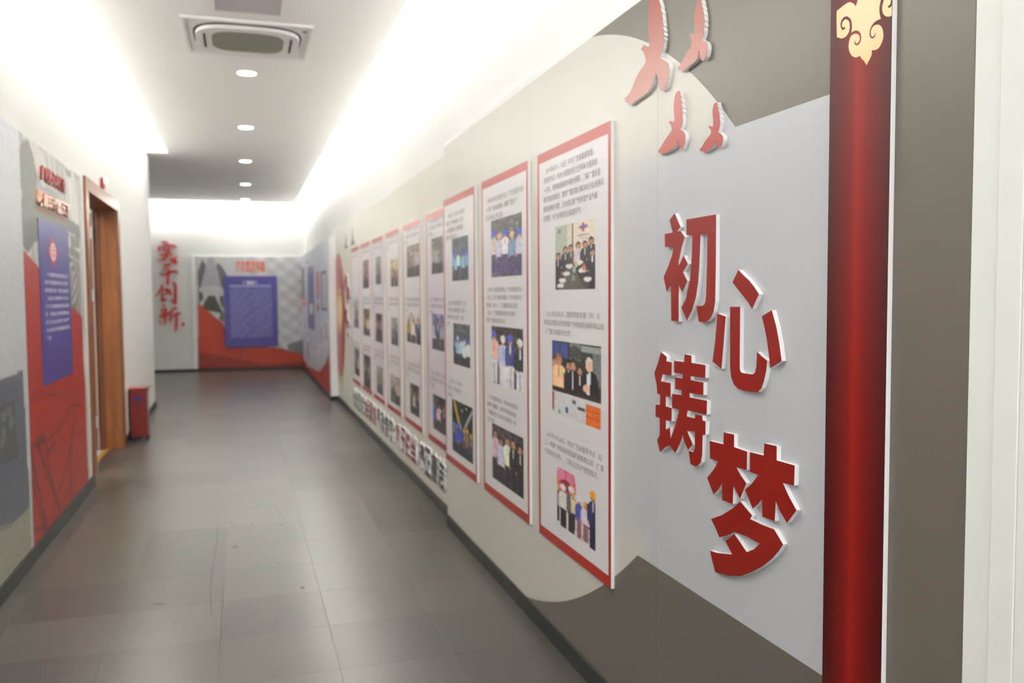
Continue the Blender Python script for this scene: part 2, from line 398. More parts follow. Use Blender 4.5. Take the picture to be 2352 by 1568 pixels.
lo = mth('MULTIPLY', mth('MULTIPLY', mth('LESS_THAN', Z, .6), mth('GREATER_THAN', dist(4.19, 2.82, 2.8), 0)), mth('LESS_THAN', Y, 4.19))
gm = mth('MAXIMUM', up, lo)
inn = mth('MULTIPLY', mth('MULTIPLY', sst(Y, 2.85, 2.35), sst(Z, 1.92, 1.8)), mth('MAXIMUM', sst(Z, .56, .74), sst(Y, 2.5, 2.36)))
gm = mth('MAXIMUM', gm, mth('LESS_THAN', Y, 1.37))
inn = mth('MAXIMUM', inn, sst(Y, 2.08, 1.93))
def mixc(f, c1, c2):
    m = nt.nodes.new('ShaderNodeMix'); m.data_type = 'RGBA'; nt.links.new(f, m.inputs['Factor'])
    for i, q in ((6, c1), (7, c2)):
        if hasattr(q, 'links'): nt.links.new(q, m.inputs[i])
        else: m.inputs[i].default_value = (*lin(q), 1)
    return m.outputs[2]
cc = mixc(inn, (200, 196, 188), (183, 184, 189)); cc = mixc(gm, cc, (100, 93, 84))
nt.links.new(cc, b.inputs['Base Color'])
dp = empty('exhibition_backdrop', (XR, 3.2, 0)); tag(dp, 'tall near wall panel with beige circle and grey hill print behind the four big characters', 'wall panel')
for a, c in ((1.178, 2.349), (2.349, 3.531), (3.531, 4.712), (4.712, 5.195)):
    MB().box(XR, XW-.003, a+.0004, c-.0004, .075, 2.352).build('panel_sheet', prm, dp, bevel=.0012)
MB().box(XR+.004, XW-.003, 1.178, 5.195, 2.353, 2.378).build('top_trim', M_foam, dp)
# white trim boards closing the panel on the near side
o = MB().box(XR-.002, XW, 1.12, 1.176, 0, 3.0).build('white_trim_board', mat('white_trim', (228, 228, 224), .5), bevel=.001); o.name = 'trim_1'; S(o)
o = MB().box(XR-.006, XW, 1.072, 1.1195, 0, 3.0).build('trim_2', mat('white_trim', (228, 228, 224), .5), bevel=.001); S(o)
o = MB().box(XR-.003, XW, .55, 1.0715, 0, 3.0).build('trim_3', mat('white_trim', (228, 228, 224), .5), bevel=.001); S(o)

# far beige panel
bm_ = mat('beige_panel_print', (208, 205, 195), .42)
fp = empty('exhibition_backdrop', (XF, 8.6, 0)); tag(fp, 'long beige wall panel behind the six far picture boards', 'wall panel')
for a, c in ((5.196, 6.66), (6.66, 7.84), (7.84, 9.02), (9.02, 10.2), (10.2, 11.38), (11.38, 12.05)):
    MB().box(XF, XW-.003, a+.0004, c-.0004, .07, 2.335).build('panel_sheet', bm_, fp, bevel=.001)
# half disc emblem print at the far end of the beige panel
def arc(cy, cz, ry, rz, n=40, a0=-90, a1=90):   # bulges towards the camera (smaller Y = larger s)
    return [(-cy+ry*math.cos(math.radians(a0+(a1-a0)*i/n)), cz+rz*math.sin(math.radians(a0+(a1-a0)*i/n))) for i in range(n+1)]
dd = empty('lantern_print', (XF, 11.8, 1.15)); tag(dd, 'red half disc with gold centre at far end of beige panel', 'wall decoration')
def oval(cu, cv, eu, top, bot, d):          # ellipse cut off at the panel's far edge
    (s, t), (s2, _) = FP.at(cu, cv, d), FP.at(eu, cv, d); zt, zb = FP.at(cu, top, d)[1], FP.at(cu, bot, d)[1]; c_z = (zt+zb)/2; rz = (zt-zb)/2
    P = [(s+(s2-s)*math.cos(a), c_z+rz*math.sin(a)) for a in np.linspace(0, 2*math.pi, 64, endpoint=False)]
    P = [p for p in P if p[0] > -12.045]; k = max(range(len(P)), key=lambda i: abs(P[i][1]-P[i-1][1])+abs(P[i][0]-P[i-1][0]))
    P = P[k:]+P[:k]; return [(-12.045, P[0][1])]+P+[(-12.045, P[-1][1])]
MB().prism(FP, oval(779, 730, 791, 600, 880, .004), 0, .004).build('gold_rim', mat('tan_gold_print', (206, 178, 124), .4), dd)
MB().prism(FP, oval(778, 715, 790.5, 581, 862, .010), .004, .010).build('red_disc', mat('deep_red_print', (150, 30, 32), .3), dd)
MB().prism(FP, oval(779.8, 712, 786.5, 662, 766, .013), .010, .013).build('gold_centre', mat('pale_gold_print', (206, 158, 110), .4), dd)
MB().prism(FP, oval(779.8, 712, 784.4, 678, 750, .0145), .013, .0145).build('cream_centre', mat('cream_print', (226, 204, 154), .4), dd)

# ------------------------------------------------------------------ red column with gold cloud
cm = bpy.data.materials.new('red_column_print'); cm.use_nodes = True; nt = cm.node_tree; b = nt.nodes['Principled BSDF']
g = nt.nodes.new('ShaderNodeNewGeometry'); sp = nt.nodes.new('ShaderNodeSeparateXYZ'); nt.links.new(g.outputs['Position'], sp.inputs[0])
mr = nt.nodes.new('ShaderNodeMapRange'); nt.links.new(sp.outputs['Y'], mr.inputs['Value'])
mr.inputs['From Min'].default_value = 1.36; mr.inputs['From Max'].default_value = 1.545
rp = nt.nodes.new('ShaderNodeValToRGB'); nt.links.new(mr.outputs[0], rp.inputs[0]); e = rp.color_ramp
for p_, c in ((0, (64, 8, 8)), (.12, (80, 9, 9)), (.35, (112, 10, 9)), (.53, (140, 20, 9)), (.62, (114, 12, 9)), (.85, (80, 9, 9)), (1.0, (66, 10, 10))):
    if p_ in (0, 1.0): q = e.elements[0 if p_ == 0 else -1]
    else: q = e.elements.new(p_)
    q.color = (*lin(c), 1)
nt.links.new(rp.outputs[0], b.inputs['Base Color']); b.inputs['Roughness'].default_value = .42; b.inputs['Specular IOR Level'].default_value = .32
CP = Plane('R', XR)
rc = MB().box(XR-.0112, XR, 1.3635, 1.543, .0, 3.0).build('red_column', M_foam, bevel=.0008)
rc.location = (0, 0, 0); tag(rc, 'tall dark red pilaster board with a gold cloud near the top', 'pilaster')
MB().box(XR-.0118, XR-.0112, 1.364, 1.5428, 0, 3.0).build('red_face', cm, rc)
def world(pts, pl, d): return [pl.at(u, v, d) for u, v in pts]
gm_ = bpy.data.materials.new('gold_cloud_print'); gm_.use_nodes = True; nt = gm_.node_tree; b = nt.nodes['Principled BSDF']; b.inputs['Roughness'].default_value = .36
g = nt.nodes.new('ShaderNodeNewGeometry'); sp = nt.nodes.new('ShaderNodeSeparateXYZ'); nt.links.new(g.outputs['Position'], sp.inputs[0]); Y, Z = sp.outputs['Y'], sp.outputs['Z']
dd_ = dist(1.44, 2.00, 0); m_ = sst(dd_, .03, .17)
nt.links.new(mixc(m_, (232, 214, 170), (226, 182, 96)), b.inputs['Base Color'])
cloud = [(207, 150), (230, 110), (290, 60), (350, 25), (385, 32), (410, 50), (424, 75), (440, 30), (450, -20), (450, -160), (760, -160), (735, -60), (712, 10), (697, 80), (698, 150), (712, 215), (650, 245), (605, 300), (583, 370), (590, 425), (615, 442), (642, 425), (656, 390), (645, 376), (640, 408), (615, 422), (600, 400), (602, 345), (635, 293), (685, 280), (722, 310), (742, 390), (730, 470), (692, 545), (650, 572), (610, 573), (606, 630), (578, 690), (548, 745), (522, 700), (492, 670), (472, 638), (430, 657), (385, 640), (352, 585), (345, 510), (362, 430), (398, 392), (440, 387), (468, 412), (472, 455), (450, 492), (432, 500), (420, 482), (424, 462), (412, 475), (413, 502), (436, 521), (470, 498), (489, 440), (480, 382), (450, 352), (410, 352), (375, 374), (384, 300), (370, 222), (330, 186), (290, 196), (258, 240), (252, 300), (272, 346), (304, 330), (304, 302), (285, 318), (268, 300), (275, 252), (310, 218), (345, 240), (357, 300), (345, 370), (310, 420), (262, 440), (210, 425)]
def rib(name, pts, parent, m, pl=CP, d0=.0118, d1=.0121):
    w_ = world(smooth_closed(crop(pts, 1880, 0, 4.983), 3, 50), pl, d1)
    w_ = [(min(max(s, -1.5425), -1.3645), t) for s, t in w_]
    return MB().prism(pl, w_, d0, d1).build(name, m, parent)
rib('gold_cloud', cloud, rc, gm_)
rib('gold_scroll', [(768, -60), (742, 20), (728, 100), (745, 165), (790, 191), (840, 176), (868, 152), (868, -60), (846, -60), (848, 30), (832, 72), (803, 93), (790, 72), (812, 58), (826, 30), (838, -60)], rc, gm_)

# ------------------------------------------------------------------ the four big characters
def raised(name, shapes, pl, t, face, label, cat, group, top=.0007):
    W = [world(s, pl, t) for s in shapes]
    mb = MB(); [mb.prism(pl, q, 0, t-top) for q in W]
    o = mb.build(name, M_foam); tag(o, label, cat, group)
    mf = MB(); [mf.prism(pl, q, t-top, t) for q in W]; f = mf.build('painted_face', face); f.parent = o
    return o
c1 = lambda p: crop(p, 1480, 460, 3.3368)
c2 = lambda p: crop(p, 1480, 780, 2.7027)
chu = [c1([(232, 98), (275, 203), (248, 238), (277, 235), (308, 280), (285, 360), (262, 470), (265, 500), (300, 422), (333, 487), (295, 548), (328, 618), (292, 704), (262, 645), (262, 928), (206, 922), (203, 655), (192, 660), (172, 700), (147, 588), (185, 500), (212, 420), (226, 358), (158, 358), (155, 258), (217, 246), (192, 152)]),
       c1([(322, 146), (549, 107), (546, 500), (542, 770), (530, 850), (508, 900), (480, 928), (450, 934), (416, 928), (400, 810), (440, 808), (458, 800), (468, 775), (472, 740), (480, 500), (484, 255), (430, 262), (420, 500), (412, 620), (395, 740), (365, 840), (325, 918), (283, 822), (320, 750), (350, 600), (362, 450), (366, 350), (368, 270), (322, 265)])]
xin = [c1([(720, 532), (760, 575), (800, 612), (840, 662), (877, 718), (825, 832), (795, 780), (755, 730), (715, 680), (675, 628)]),
       c1([(560, 866), (622, 890), (612, 1020), (602, 1150), (590, 1290), (522, 1235), (542, 1080)]),
       c1([(657, 815), (733, 815), (730, 1290), (736, 1312), (750, 1322), (830, 1333), (848, 1318), (858, 1270), (864, 1160), (900, 1196), (940, 1228), (932, 1310), (915, 1385), (895, 1440), (870, 1468), (850, 1470), (790, 1462), (720, 1446), (685, 1410), (665, 1355), (656, 1280)]),
       c1([(975, 842), (1010, 970), (1032, 1090), (1050, 1230), (965, 1285), (955, 1190), (938, 1060), (920, 970), (900, 888)])]
zhu = [c2([(103, 76), (137, 104), (137, 133), (170, 139), (168, 223), (112, 215), (102, 258), (163, 268), (162, 356), (133, 350), (132, 412), (170, 424), (168, 506), (133, 500), (133, 556), (158, 545), (162, 608), (156, 656), (128, 668), (97, 698), (79, 622), (95, 590), (95, 485), (69, 478), (70, 402), (97, 403), (97, 341), (80, 334), (76, 280), (61, 208), (82, 150)]),
       c2([(250, 90), (291, 98), (292, 143), (379, 157), (377, 238), (287, 226), (287, 250), (366, 265), (365, 343), (279, 330), (281, 357), (388, 378), (386, 464), (268, 438), (263, 475), (312, 488), (316, 462), (358, 470), (361, 500), (380, 508), (378, 590), (361, 592), (358, 715), (350, 760), (330, 783), (315, 785), (286, 772), (274, 690), (303, 696), (313, 675), (313, 570), (265, 566), (300, 650), (270, 685), (243, 612), (240, 585), (225, 635), (192, 702), (155, 652), (165, 605), (192, 530), (217, 432), (172, 424), (172, 335), (231, 342), (232, 314), (190, 305), (190, 232), (237, 240), (239, 214), (184, 204), (184, 129), (246, 137)])]
meng = [c2([(493, 574), (556, 588), (556, 666), (637, 694), (635, 808), (570, 792), (600, 845), (632, 890), (593, 985), (570, 940), (552, 905), (548, 1018), (483, 995), (482, 890), (458, 930), (430, 960), (390, 856), (430, 805), (458, 755), (407, 737), (405, 627), (490, 648)]),
        c2([(745, 643), (820, 660), (820, 748), (932, 780), (928, 905), (858, 888), (900, 980), (943, 1058), (885, 1137), (840, 1060), (815, 1000), (808, 1125), (732, 1098), (730, 988), (704, 1020), (672, 1048), (625, 930), (668, 892), (708, 838), (655, 820), (655, 697), (740, 718)]),
        c2([(595, 1003), (630, 1045), (668, 1090), (655, 1112), (730, 1148), (805, 1177), (860, 1270), (830, 1315), (790, 1360), (735, 1405), (670, 1440), (600, 1466), (520, 1464), (440, 1442), (420, 1370), (407, 1308), (450, 1322), (545, 1332), (502, 1247), (532, 1228), (558, 1205), (635, 1318), (680, 1300), (717, 1265), (640, 1222), (560, 1192), (515, 1215), (465, 1226), (440, 1165), (413, 1112), (480, 1088), (550, 1045)])]
G4 = 'big red slogan characters'
raised('raised_character', chu, RP, .0125, M_red, 'big red raised character 初 with white edges, topmost of the four', 'character', G4)
raised('raised_character', xin, RP, .0125, M_red, 'big red raised character 心 of four loose strokes, right of the topmost one', 'character', G4)
raised('raised_character', zhu, RP, .0125, M_red, 'big red raised character 铸, left one of the lower pair', 'character', G4)
raised('raised_character', meng, RP, .0125, M_red, 'big red raised character 梦, lowest of the four by the red pilaster', 'character', G4)

# ------------------------------------------------------------------ birds
c3 = lambda p: crop(p, 1340, 0, 4.125)
B = {
 'A': [(640, -60), (665, -95), (690, -70), (715, 0), (722, 25), (735, 60), (733, 85), (746, 120), (744, 145), (752, 180), (750, 205), (758, 240), (752, 258), (764, 290), (757, 305), (768, 335), (758, 350), (766, 375), (758, 400), (750, 460), (735, 500), (724, 545), (750, 562), (790, 585), (810, 620), (812, 690), (792, 785), (775, 835), (755, 862), (728, 852), (712, 790), (700, 730), (685, 690), (665, 770), (645, 825), (600, 885), (540, 925), (490, 960), (445, 1000), (428, 985), (432, 968), (408, 972), (395, 965), (400, 945), (385, 935), (430, 890), (460, 835), (490, 760), (530, 680), (585, 600), (586, 560), (575, 505), (562, 485), (545, 468), (570, 425), (590, 430), (605, 445), (625, 430), (620, 370), (613, 270), (614, 150), (622, 50)],
 'B': [(1075, 30), (1095, 5), (1115, 0), (1124, 30), (1122, 50), (1134, 80), (1132, 100), (1142, 135), (1139, 155), (1147, 190), (1142, 210), (1146, 245), (1139, 262), (1143, 290), (1136, 330), (1120, 378), (1150, 392), (1170, 415), (1175, 470), (1160, 540), (1135, 576), (1112, 560), (1102, 515), (1093, 475), (1080, 545), (1062, 580), (1010, 622), (970, 650), (935, 682), (922, 668), (905, 666), (890, 645), (920, 605), (950, 550), (985, 490), (1015, 450), (1026, 400), (1020, 365), (1003, 340), (1015, 316), (1030, 320), (1045, 332), (1053, 305), (1054, 250), (1049, 200), (1055, 110)],
 'C': [(905, 857), (918, 875), (915, 890), (926, 915), (922, 930), (934, 965), (930, 985), (938, 1015), (933, 1035), (941, 1060), (935, 1085), (940, 1120), (934, 1180), (915, 1222), (940, 1240), (958, 1262), (966, 1300), (958, 1355), (938, 1412), (915, 1408), (903, 1370), (891, 1318), (878, 1370), (855, 1405), (810, 1435), (765, 1452), (740, 1470), (728, 1452), (715, 1450), (705, 1430), (735, 1390), (770, 1330), (800, 1285), (835, 1235), (832, 1195), (822, 1178), (808, 1158), (822, 1142), (838, 1148), (852, 1160), (862, 1130), (858, 1080), (855, 1020), (862, 930), (880, 873)],
 'D': [(1262, 968), (1270, 985), (1268, 1000), (1279, 1020), (1276, 1040), (1287, 1065), (1284, 1085), (1293, 1110), (1289, 1130), (1295, 1155), (1290, 1200), (1276, 1252), (1300, 1266), (1318, 1288), (1322, 1320), (1310, 1370), (1290, 1400), (1272, 1392), (1264, 1350), (1258, 1318), (1245, 1360), (1222, 1395), (1180, 1425), (1140, 1445), (1128, 1432), (1112, 1434), (1100, 1418), (1125, 1385), (1160, 1325), (1205, 1270), (1207, 1235), (1200, 1218), (1183, 1202), (1198, 1188), (1210, 1195), (1224, 1202), (1230, 1150), (1223, 1080), (1228, 1010), (1243, 978)]}
bl = {'A': 'largest pale red cut-out bird, high on the near panel', 'B': 'pale red cut-out bird on grey, right of the largest bird',
      'C': 'salmon red cut-out bird on beige, left of the lower pair', 'D': 'smallest and reddest cut-out bird, above the big slogan'}
for k in 'ABCD':
    raised('bird_cutout', [smooth_closed(c3(B[k]), 2, 60)], RP, .0125, {'A': M_rose, 'B': M_rose, 'C': mat('salmon_red_vinyl', (162, 46, 32), .3, spec=.65), 'D': mat('warm_red_vinyl', (158, 30, 16), .32, spec=.6)}[k], bl[k], 'bird', 'cut-out birds on the near panel')

# ------------------------------------------------------------------ picture boards
def board(pl, s0, s1, t0, t1, label, photos, captions, hi, first=False, border=M_redf, bg=M_board):
    th = .0125
    o = MB().rect(pl, s0, s1, t0, t1, 0, th).build('display_board', M_foam, bevel=.0006)
    tag(o, label, 'display board', 'picture boards along the right wall')
    MB().rect(pl, s0+.012, s1-.012, t0+.03, t1-.03, th, th+.0003).build('white_print', bg, o)
    bw, bh = .021, .04
    fr = MB().prism(pl, [(s0, t0), (s1, t0), (s1, t1), (s0, t1)], th, th+.0006, holes=[[(s0+bw, t0+bh), (s0+bw, t1-bh), (s1-bw, t1-bh), (s1-bw, t0+bh)]])
    fr.build('red_border', border, o)
    for i, (px, cv, cut) in enumerate(photos):
        q = [pl.at(u, v, th) for u, v in px]
        a, c = (q[0][0]+q[3][0])/2, (q[1][0]+q[2][0])/2; tt = (q[0][1]+q[1][1])/2; tb = (q[2][1]+q[3][1])/2
        a = max(a, s0+.03); c = min(c, s1-.03)
        cv.mesh('photo', pl, a, c, tb, tt, th+.0008, o, cut)
    for (x, y, lines, pitch) in captions:      # pixel of the block's top left, its lines, line pitch in metres
        s, t = pl.at(x, y, th); n = len(lines)
        ml = max(len(l) for l in lines); s = s0+.075
        me = glyphs('\n'.join(lines), 1, 1 if hi else 0, .0, 0, 1.45)
        a = np.zeros(len(me.vertices)*3); me.vertices.foreach_get('co', a); a = a.reshape(-1, 3)
        wd = (s1-s0-.135)*min(1, ml/19); hh = (n-1)*pitch+.66*pitch
        place_text(me, pl, s, s+wd, t-hh, t, th+.0009)
        tx = link('caption', me, M_ink); world_child(tx, o)
    return o

SK = (205, 160, 135)
def cv_meeting():
    c = Canvas(56, 72, (214, 206, 190)); c.rect(0, 0, .33, 1, (170, 176, 160)); c.rect(.08, .06, .16, .12, (120, 128, 112)); c.rect(.33, 0, .45, 1, (205, 200, 186))
    c.rect(.44, 0, .475, .62, (110, 92, 60)); c.rect(.475, 0, 1, .4, (222, 208, 188)); c.poly([(.72, .02), (.79, .09), (.72, .17), (.65, .09)], (196, 52, 44)); c.rect(.62, .075, .82, .115, (92, 96, 168))
    c.rect(.58, .2, .84, .22, (150, 160, 180)); c.rect(.6, .25, .82, .27, (170, 175, 190))
    c.rect(0, .55, 1, 1, (70, 66, 64))
    for x, y, b_ in [(.08, .42, (34, 36, 44)), (.28, .34, (44, 44, 56)), (.42, .32, (60, 60, 66)), (.6, .3, (210, 214, 214)), (.76, .3, (40, 42, 52)), (.9, .26, (50, 52, 66)), (.93, .42, (44, 44, 60))]:
        c.person(x, y, .55, b_, (40, 40, 50), wd=.2)
    c.poly([(.1, 1), (.35, .62), (.45, .58), (.75, 1)], (92, 84, 78))
    for x, y in [(.2, .85), (.3, .75), (.38, .64), (.62, .6), (.7, .72), (.82, .85), (.15, .93)]: c.ell(x, y, .09, .035, (226, 224, 222))
    for x, y, q in [(.5, .7, (150, 175, 170)), (.48, .82, (120, 150, 140)), (.55, .62, (190, 190, 120)), (.74, .68, (206, 120, 84))]: c.ell(x, y, .04, .05, q)
    c.noise(9); return c, None
def cv_visit():
    c = Canvas(56, 76, (56, 52, 50)); c.rect(0, 0, .17, .2, (52, 70, 130)); c.rect(.19, .02, .35, .22, (60, 78, 140)); c.rect(.4, 0, .6, .22, (120, 124, 118)); c.ell(.5, .14, .12, .1, (70, 74, 74))
    c.rect(.62, .03, 1, .1, (150, 156, 154)); c.rect(.84, .1, 1, .5, (112, 116, 116)); c.rect(.62, .12, .84, .2, (60, 62, 60))
    c.person(.06, .22, .8, (60, 44, 40), wd=.2)
    c.person(.16, .18, .85, (236, 208, 160), (210, 180, 140), wd=.3, hair=(150, 100, 60)); c.person(.37, .24, .7, (40, 40, 46), wd=.16); c.person(.46, .22, .8, (30, 30, 40), wd=.2); c.rect(.44, .42, .47, .6, (230, 230, 230))
    c.person(.6, .28, .7, (40, 40, 46), wd=.15); c.person(.78, .17, .9, (28, 28, 34), wd=.28, hair=(210, 200, 190), skin=(226, 176, 150)); c.rect(.74, .37, .79, .62, (225, 228, 235)); c.ell(.72, .55, .06, .05, (226, 176, 150))
    c.rect(0, .62, 1, .72, (52, 42, 38)); c.rect(0, .68, 1, 1, (206, 206, 208)); c.rect(0, .7, .06, .95, (150, 60, 30)); c.ell(.17, .95, .03, .03, (110, 160, 80)); c.rect(.3, .86, .36, .93, (50, 60, 140))
    c.rect(.55, .8, .7, .84, (60, 60, 60)); c.rect(.45, .74, .52, .79, (90, 90, 96)); c.rect(.72, .74, .98, 1, (214, 104, 40)); c.rect(.72, .8, .98, .82, (170, 70, 24)); c.rect(.72, .88, .98, .9, (170, 70, 24)); c.noise(10); return c, None
def cv_helmets():
    c = Canvas(52, 76, (226, 220, 221)); c.ell(.25, .22, .27, .34, (196, 84, 110)); c.ell(.12, .1, .12, .1, (214, 130, 160)); c.ell(.36, .12, .1, .12, (206, 120, 150)); c.rect(.02, .2, .5, .24, (222, 120, 50)); c.ell(.25, .26, .16, .1, (150, 36, 50))
    c.rect(0, .52, .52, 1, (226, 220, 221))
    c.person(.04, .3, .62, (60, 50, 40), hat=(220, 170, 40), wd=.1); c.person(.18, .26, .72, (238, 238, 238), (34, 34, 40), hat=(240, 240, 240), wd=.22); c.person(.4, .22, .75, (96, 92, 96), (50, 48, 50), hat=(235, 235, 235), wd=.22)
    c.person(.46, .3, .6, (240, 220, 180), hat=(230, 150, 60), wd=.12); c.person(.6, .3, .68, (70, 80, 160), (140, 90, 100), hat=(235, 235, 235), wd=.16); c.person(.76, .34, .62, (226, 226, 236), (150, 100, 110), hat=(230, 150, 60), wd=.2)
    c.person(.93, .1, .9, (40, 42, 92), (30, 30, 60), hat=(240, 160, 40), wd=.22); c.noise(7)
    cut = (np.abs(c.a-np.array((226, 220, 221))).sum(2) < 40); return c, cut
def cv_crowd(bg, bodies, hats=None, legs=(50, 46, 60), w_=44, h_=60, topy=.3, hh=.72):
    c = Canvas(w_, h_, bg); c.noise(16, 4); n = len(bodies)
    for i, b_ in enumerate(bodies):
        x = (i+.5)/n*1.0+random.uniform(-.03, .03)
        c.person(x, topy+random.uniform(-.06, .06), hh, b_, legs, wd=1.15/n, hat=(hats[i % len(hats)] if hats else None))
    c.noise(12); c.noise(9, 3); return c, None
def cv_machine():
    c = Canvas(44, 60, (30, 36, 34)); c.noise(10, 3); c.line(.1, 0, .35, .4, .09, (190, 150, 50)); c.line(.95, .1, .65, .42, .06, (170, 176, 180)); c.ell(.5, .15, .03, .02, (220, 230, 180)); c.ell(.7, .08, .02, .02, (220, 230, 180))
    for x, b_ in [(.1, (40, 60, 60)), (.24, (60, 90, 190)), (.42, (50, 80, 180)), (.6, (70, 60, 50)), (.74, (150, 110, 80)), (.9, (60, 60, 70))]: c.person(x, .45+random.uniform(-.04, .04), .6, b_, (30, 36, 60), hat=(90, 130, 220) if x < .5 else (200, 160, 60), wd=.16)
    c.noise(9); return c, None
W_, BLU = (230, 228, 236), (60, 110, 190)
NEAR = {
 3: ([([(1275.4, 520.7), (1368, 501), (1367, 664), (1277, 665)], *cv_meeting()), ([(1268.6, 781.6), (1381.8, 794.6), (1380.5, 986), (1269, 948)], *cv_visit()), ([(1279, 1069), (1368, 1118), (1368, 1263), (1281, 1206)], *cv_helmets())],
     [(1256, 385, ['　2009年8月11、12日，中共广东省委原常委、', '市委原书记、市人大常委会原主任率队专程到访', '一行人，到原集团和制作基地调研，了解广重经营', '情况和发展规划，要求广重抓重点解决好迁址发展问', '题和困难的问题，主动适应重个性制造产业升级', '的需要，大力发展制造业高端环节。'], .0385),
      (1258, 713, ['　2012年2月5日，国务院原总理（中）与', '德国总理到访时参观广州南隧机械有限公司', '（广重与海瑞克合资）。'], .036), (1264, 992, ['　2017年3月28日，中共广东省委原书记（右', '二）考察广州海瑞克隧道机械有限公司（广重', '与海瑞克合资），了解企业生产经营情况。'], .036)]),
 2: ([([(1128.8, 507.5), (1199, 487), (1199, 631), (1128.8, 637.5)], *cv_crowd((84, 82, 84), [(226, 206, 200), W_, (236, 230, 226), (120, 150, 180), (206, 214, 220)], [(60, 80, 200), (220, 180, 150)], (70, 60, 110), topy=.22)), ([(1129.8, 748), (1202, 756), (1202, 900), (1129.8, 877)], *cv_crowd((60, 52, 50), [(236, 200, 190), (190, 206, 232), (60, 66, 140), (40, 42, 50)], [(70, 90, 200), (230, 230, 230)], (226, 224, 232), topy=.12, hh=.9)), ([(1131, 972), (1203, 1005), (1203, 1145), (1131, 1096)], *cv_crowd((70, 60, 66), [(226, 190, 200), W_, (236, 232, 240), (40, 34, 40), (30, 28, 34)], None, (36, 30, 38), topy=.14, hh=.9))],
     [(1122, 456, ['　中共中央书记处原书记、广东省委原书记', '一行到广重考察调研，视察广重生产', '车间并听取工作汇报。'], .042), (1122, 660, ['　中共广东省委原常委、广州市委原书记', '（右二）到广重考察调研，广州市原市长', '原局长（左一）、广重集团原总经理', '（右一）广重集团原党委书记陪同', '参观广重集团盾构车间。'], .038), (1124, 905, ['　广州市委原书记、中共中央原委员', '视察广重集团，省市领导陪同参观', '广重集团生产车间并亲切慰问一线', '员工代表。'], .038)]),
 1: ([([(1039, 547), (1076, 541), (1076, 643), (1039, 645)], *cv_crowd((70, 76, 88), [(120, 180, 230), (130, 190, 240), W_, (110, 170, 220), (140, 190, 230), (120, 160, 200)], [(60, 90, 190)], (60, 60, 80), topy=.35, hh=.6)), ([(1042, 743), (1079, 745), (1081, 847), (1042, 834)], *cv_crowd((80, 88, 92), [(40, 44, 60), (150, 190, 230), (200, 220, 240), W_, (230, 236, 240)], [(60, 90, 190), (200, 210, 220)], (44, 46, 54), topy=.35, hh=.7)), ([(1039, 916), (1086, 936), (1087, 1065), (1039, 1033)], *cv_machine())],
     [(1030, 492, ['　二零零七年，中共广州市委原', '常委、广州市原副市长（前左）', '到广重集团调研，听取汇报并', '看望一线职工同志。'], .042), (1032, 690, ['　全国人大常委会原委员（左三）', '一行来到广重集团考察，参观', '盾构车间和企业展厅，了解', '生产。'], .042), (1033, 868, ['　二零零八年，中共中央', '原委员到广重集团考察', '调研工作。'], .042)])}
boards = {3: (2.665, 3.412), 2: (3.54, 4.287), 1: (4.43, 5.168)}
bn = {3: 'nearest white picture board with a red border, beside the big slogan', 2: 'second nearest white picture board with people in white shirts', 1: 'white picture board at the far end of the near panel, third nearest'}
for k, (y0, y1) in boards.items():
    board(RP, -y1, -y0, .43, 2.022, bn[k], NEAR[k][0], NEAR[k][1], True)
def P6(*a): return [(780+x/1.9609, 380+y/1.9609) for x, y in a]
q = lambda b_, l: cv_crowd(b_, l, None, (60, 56, 62), 26, 36, .2, .85)
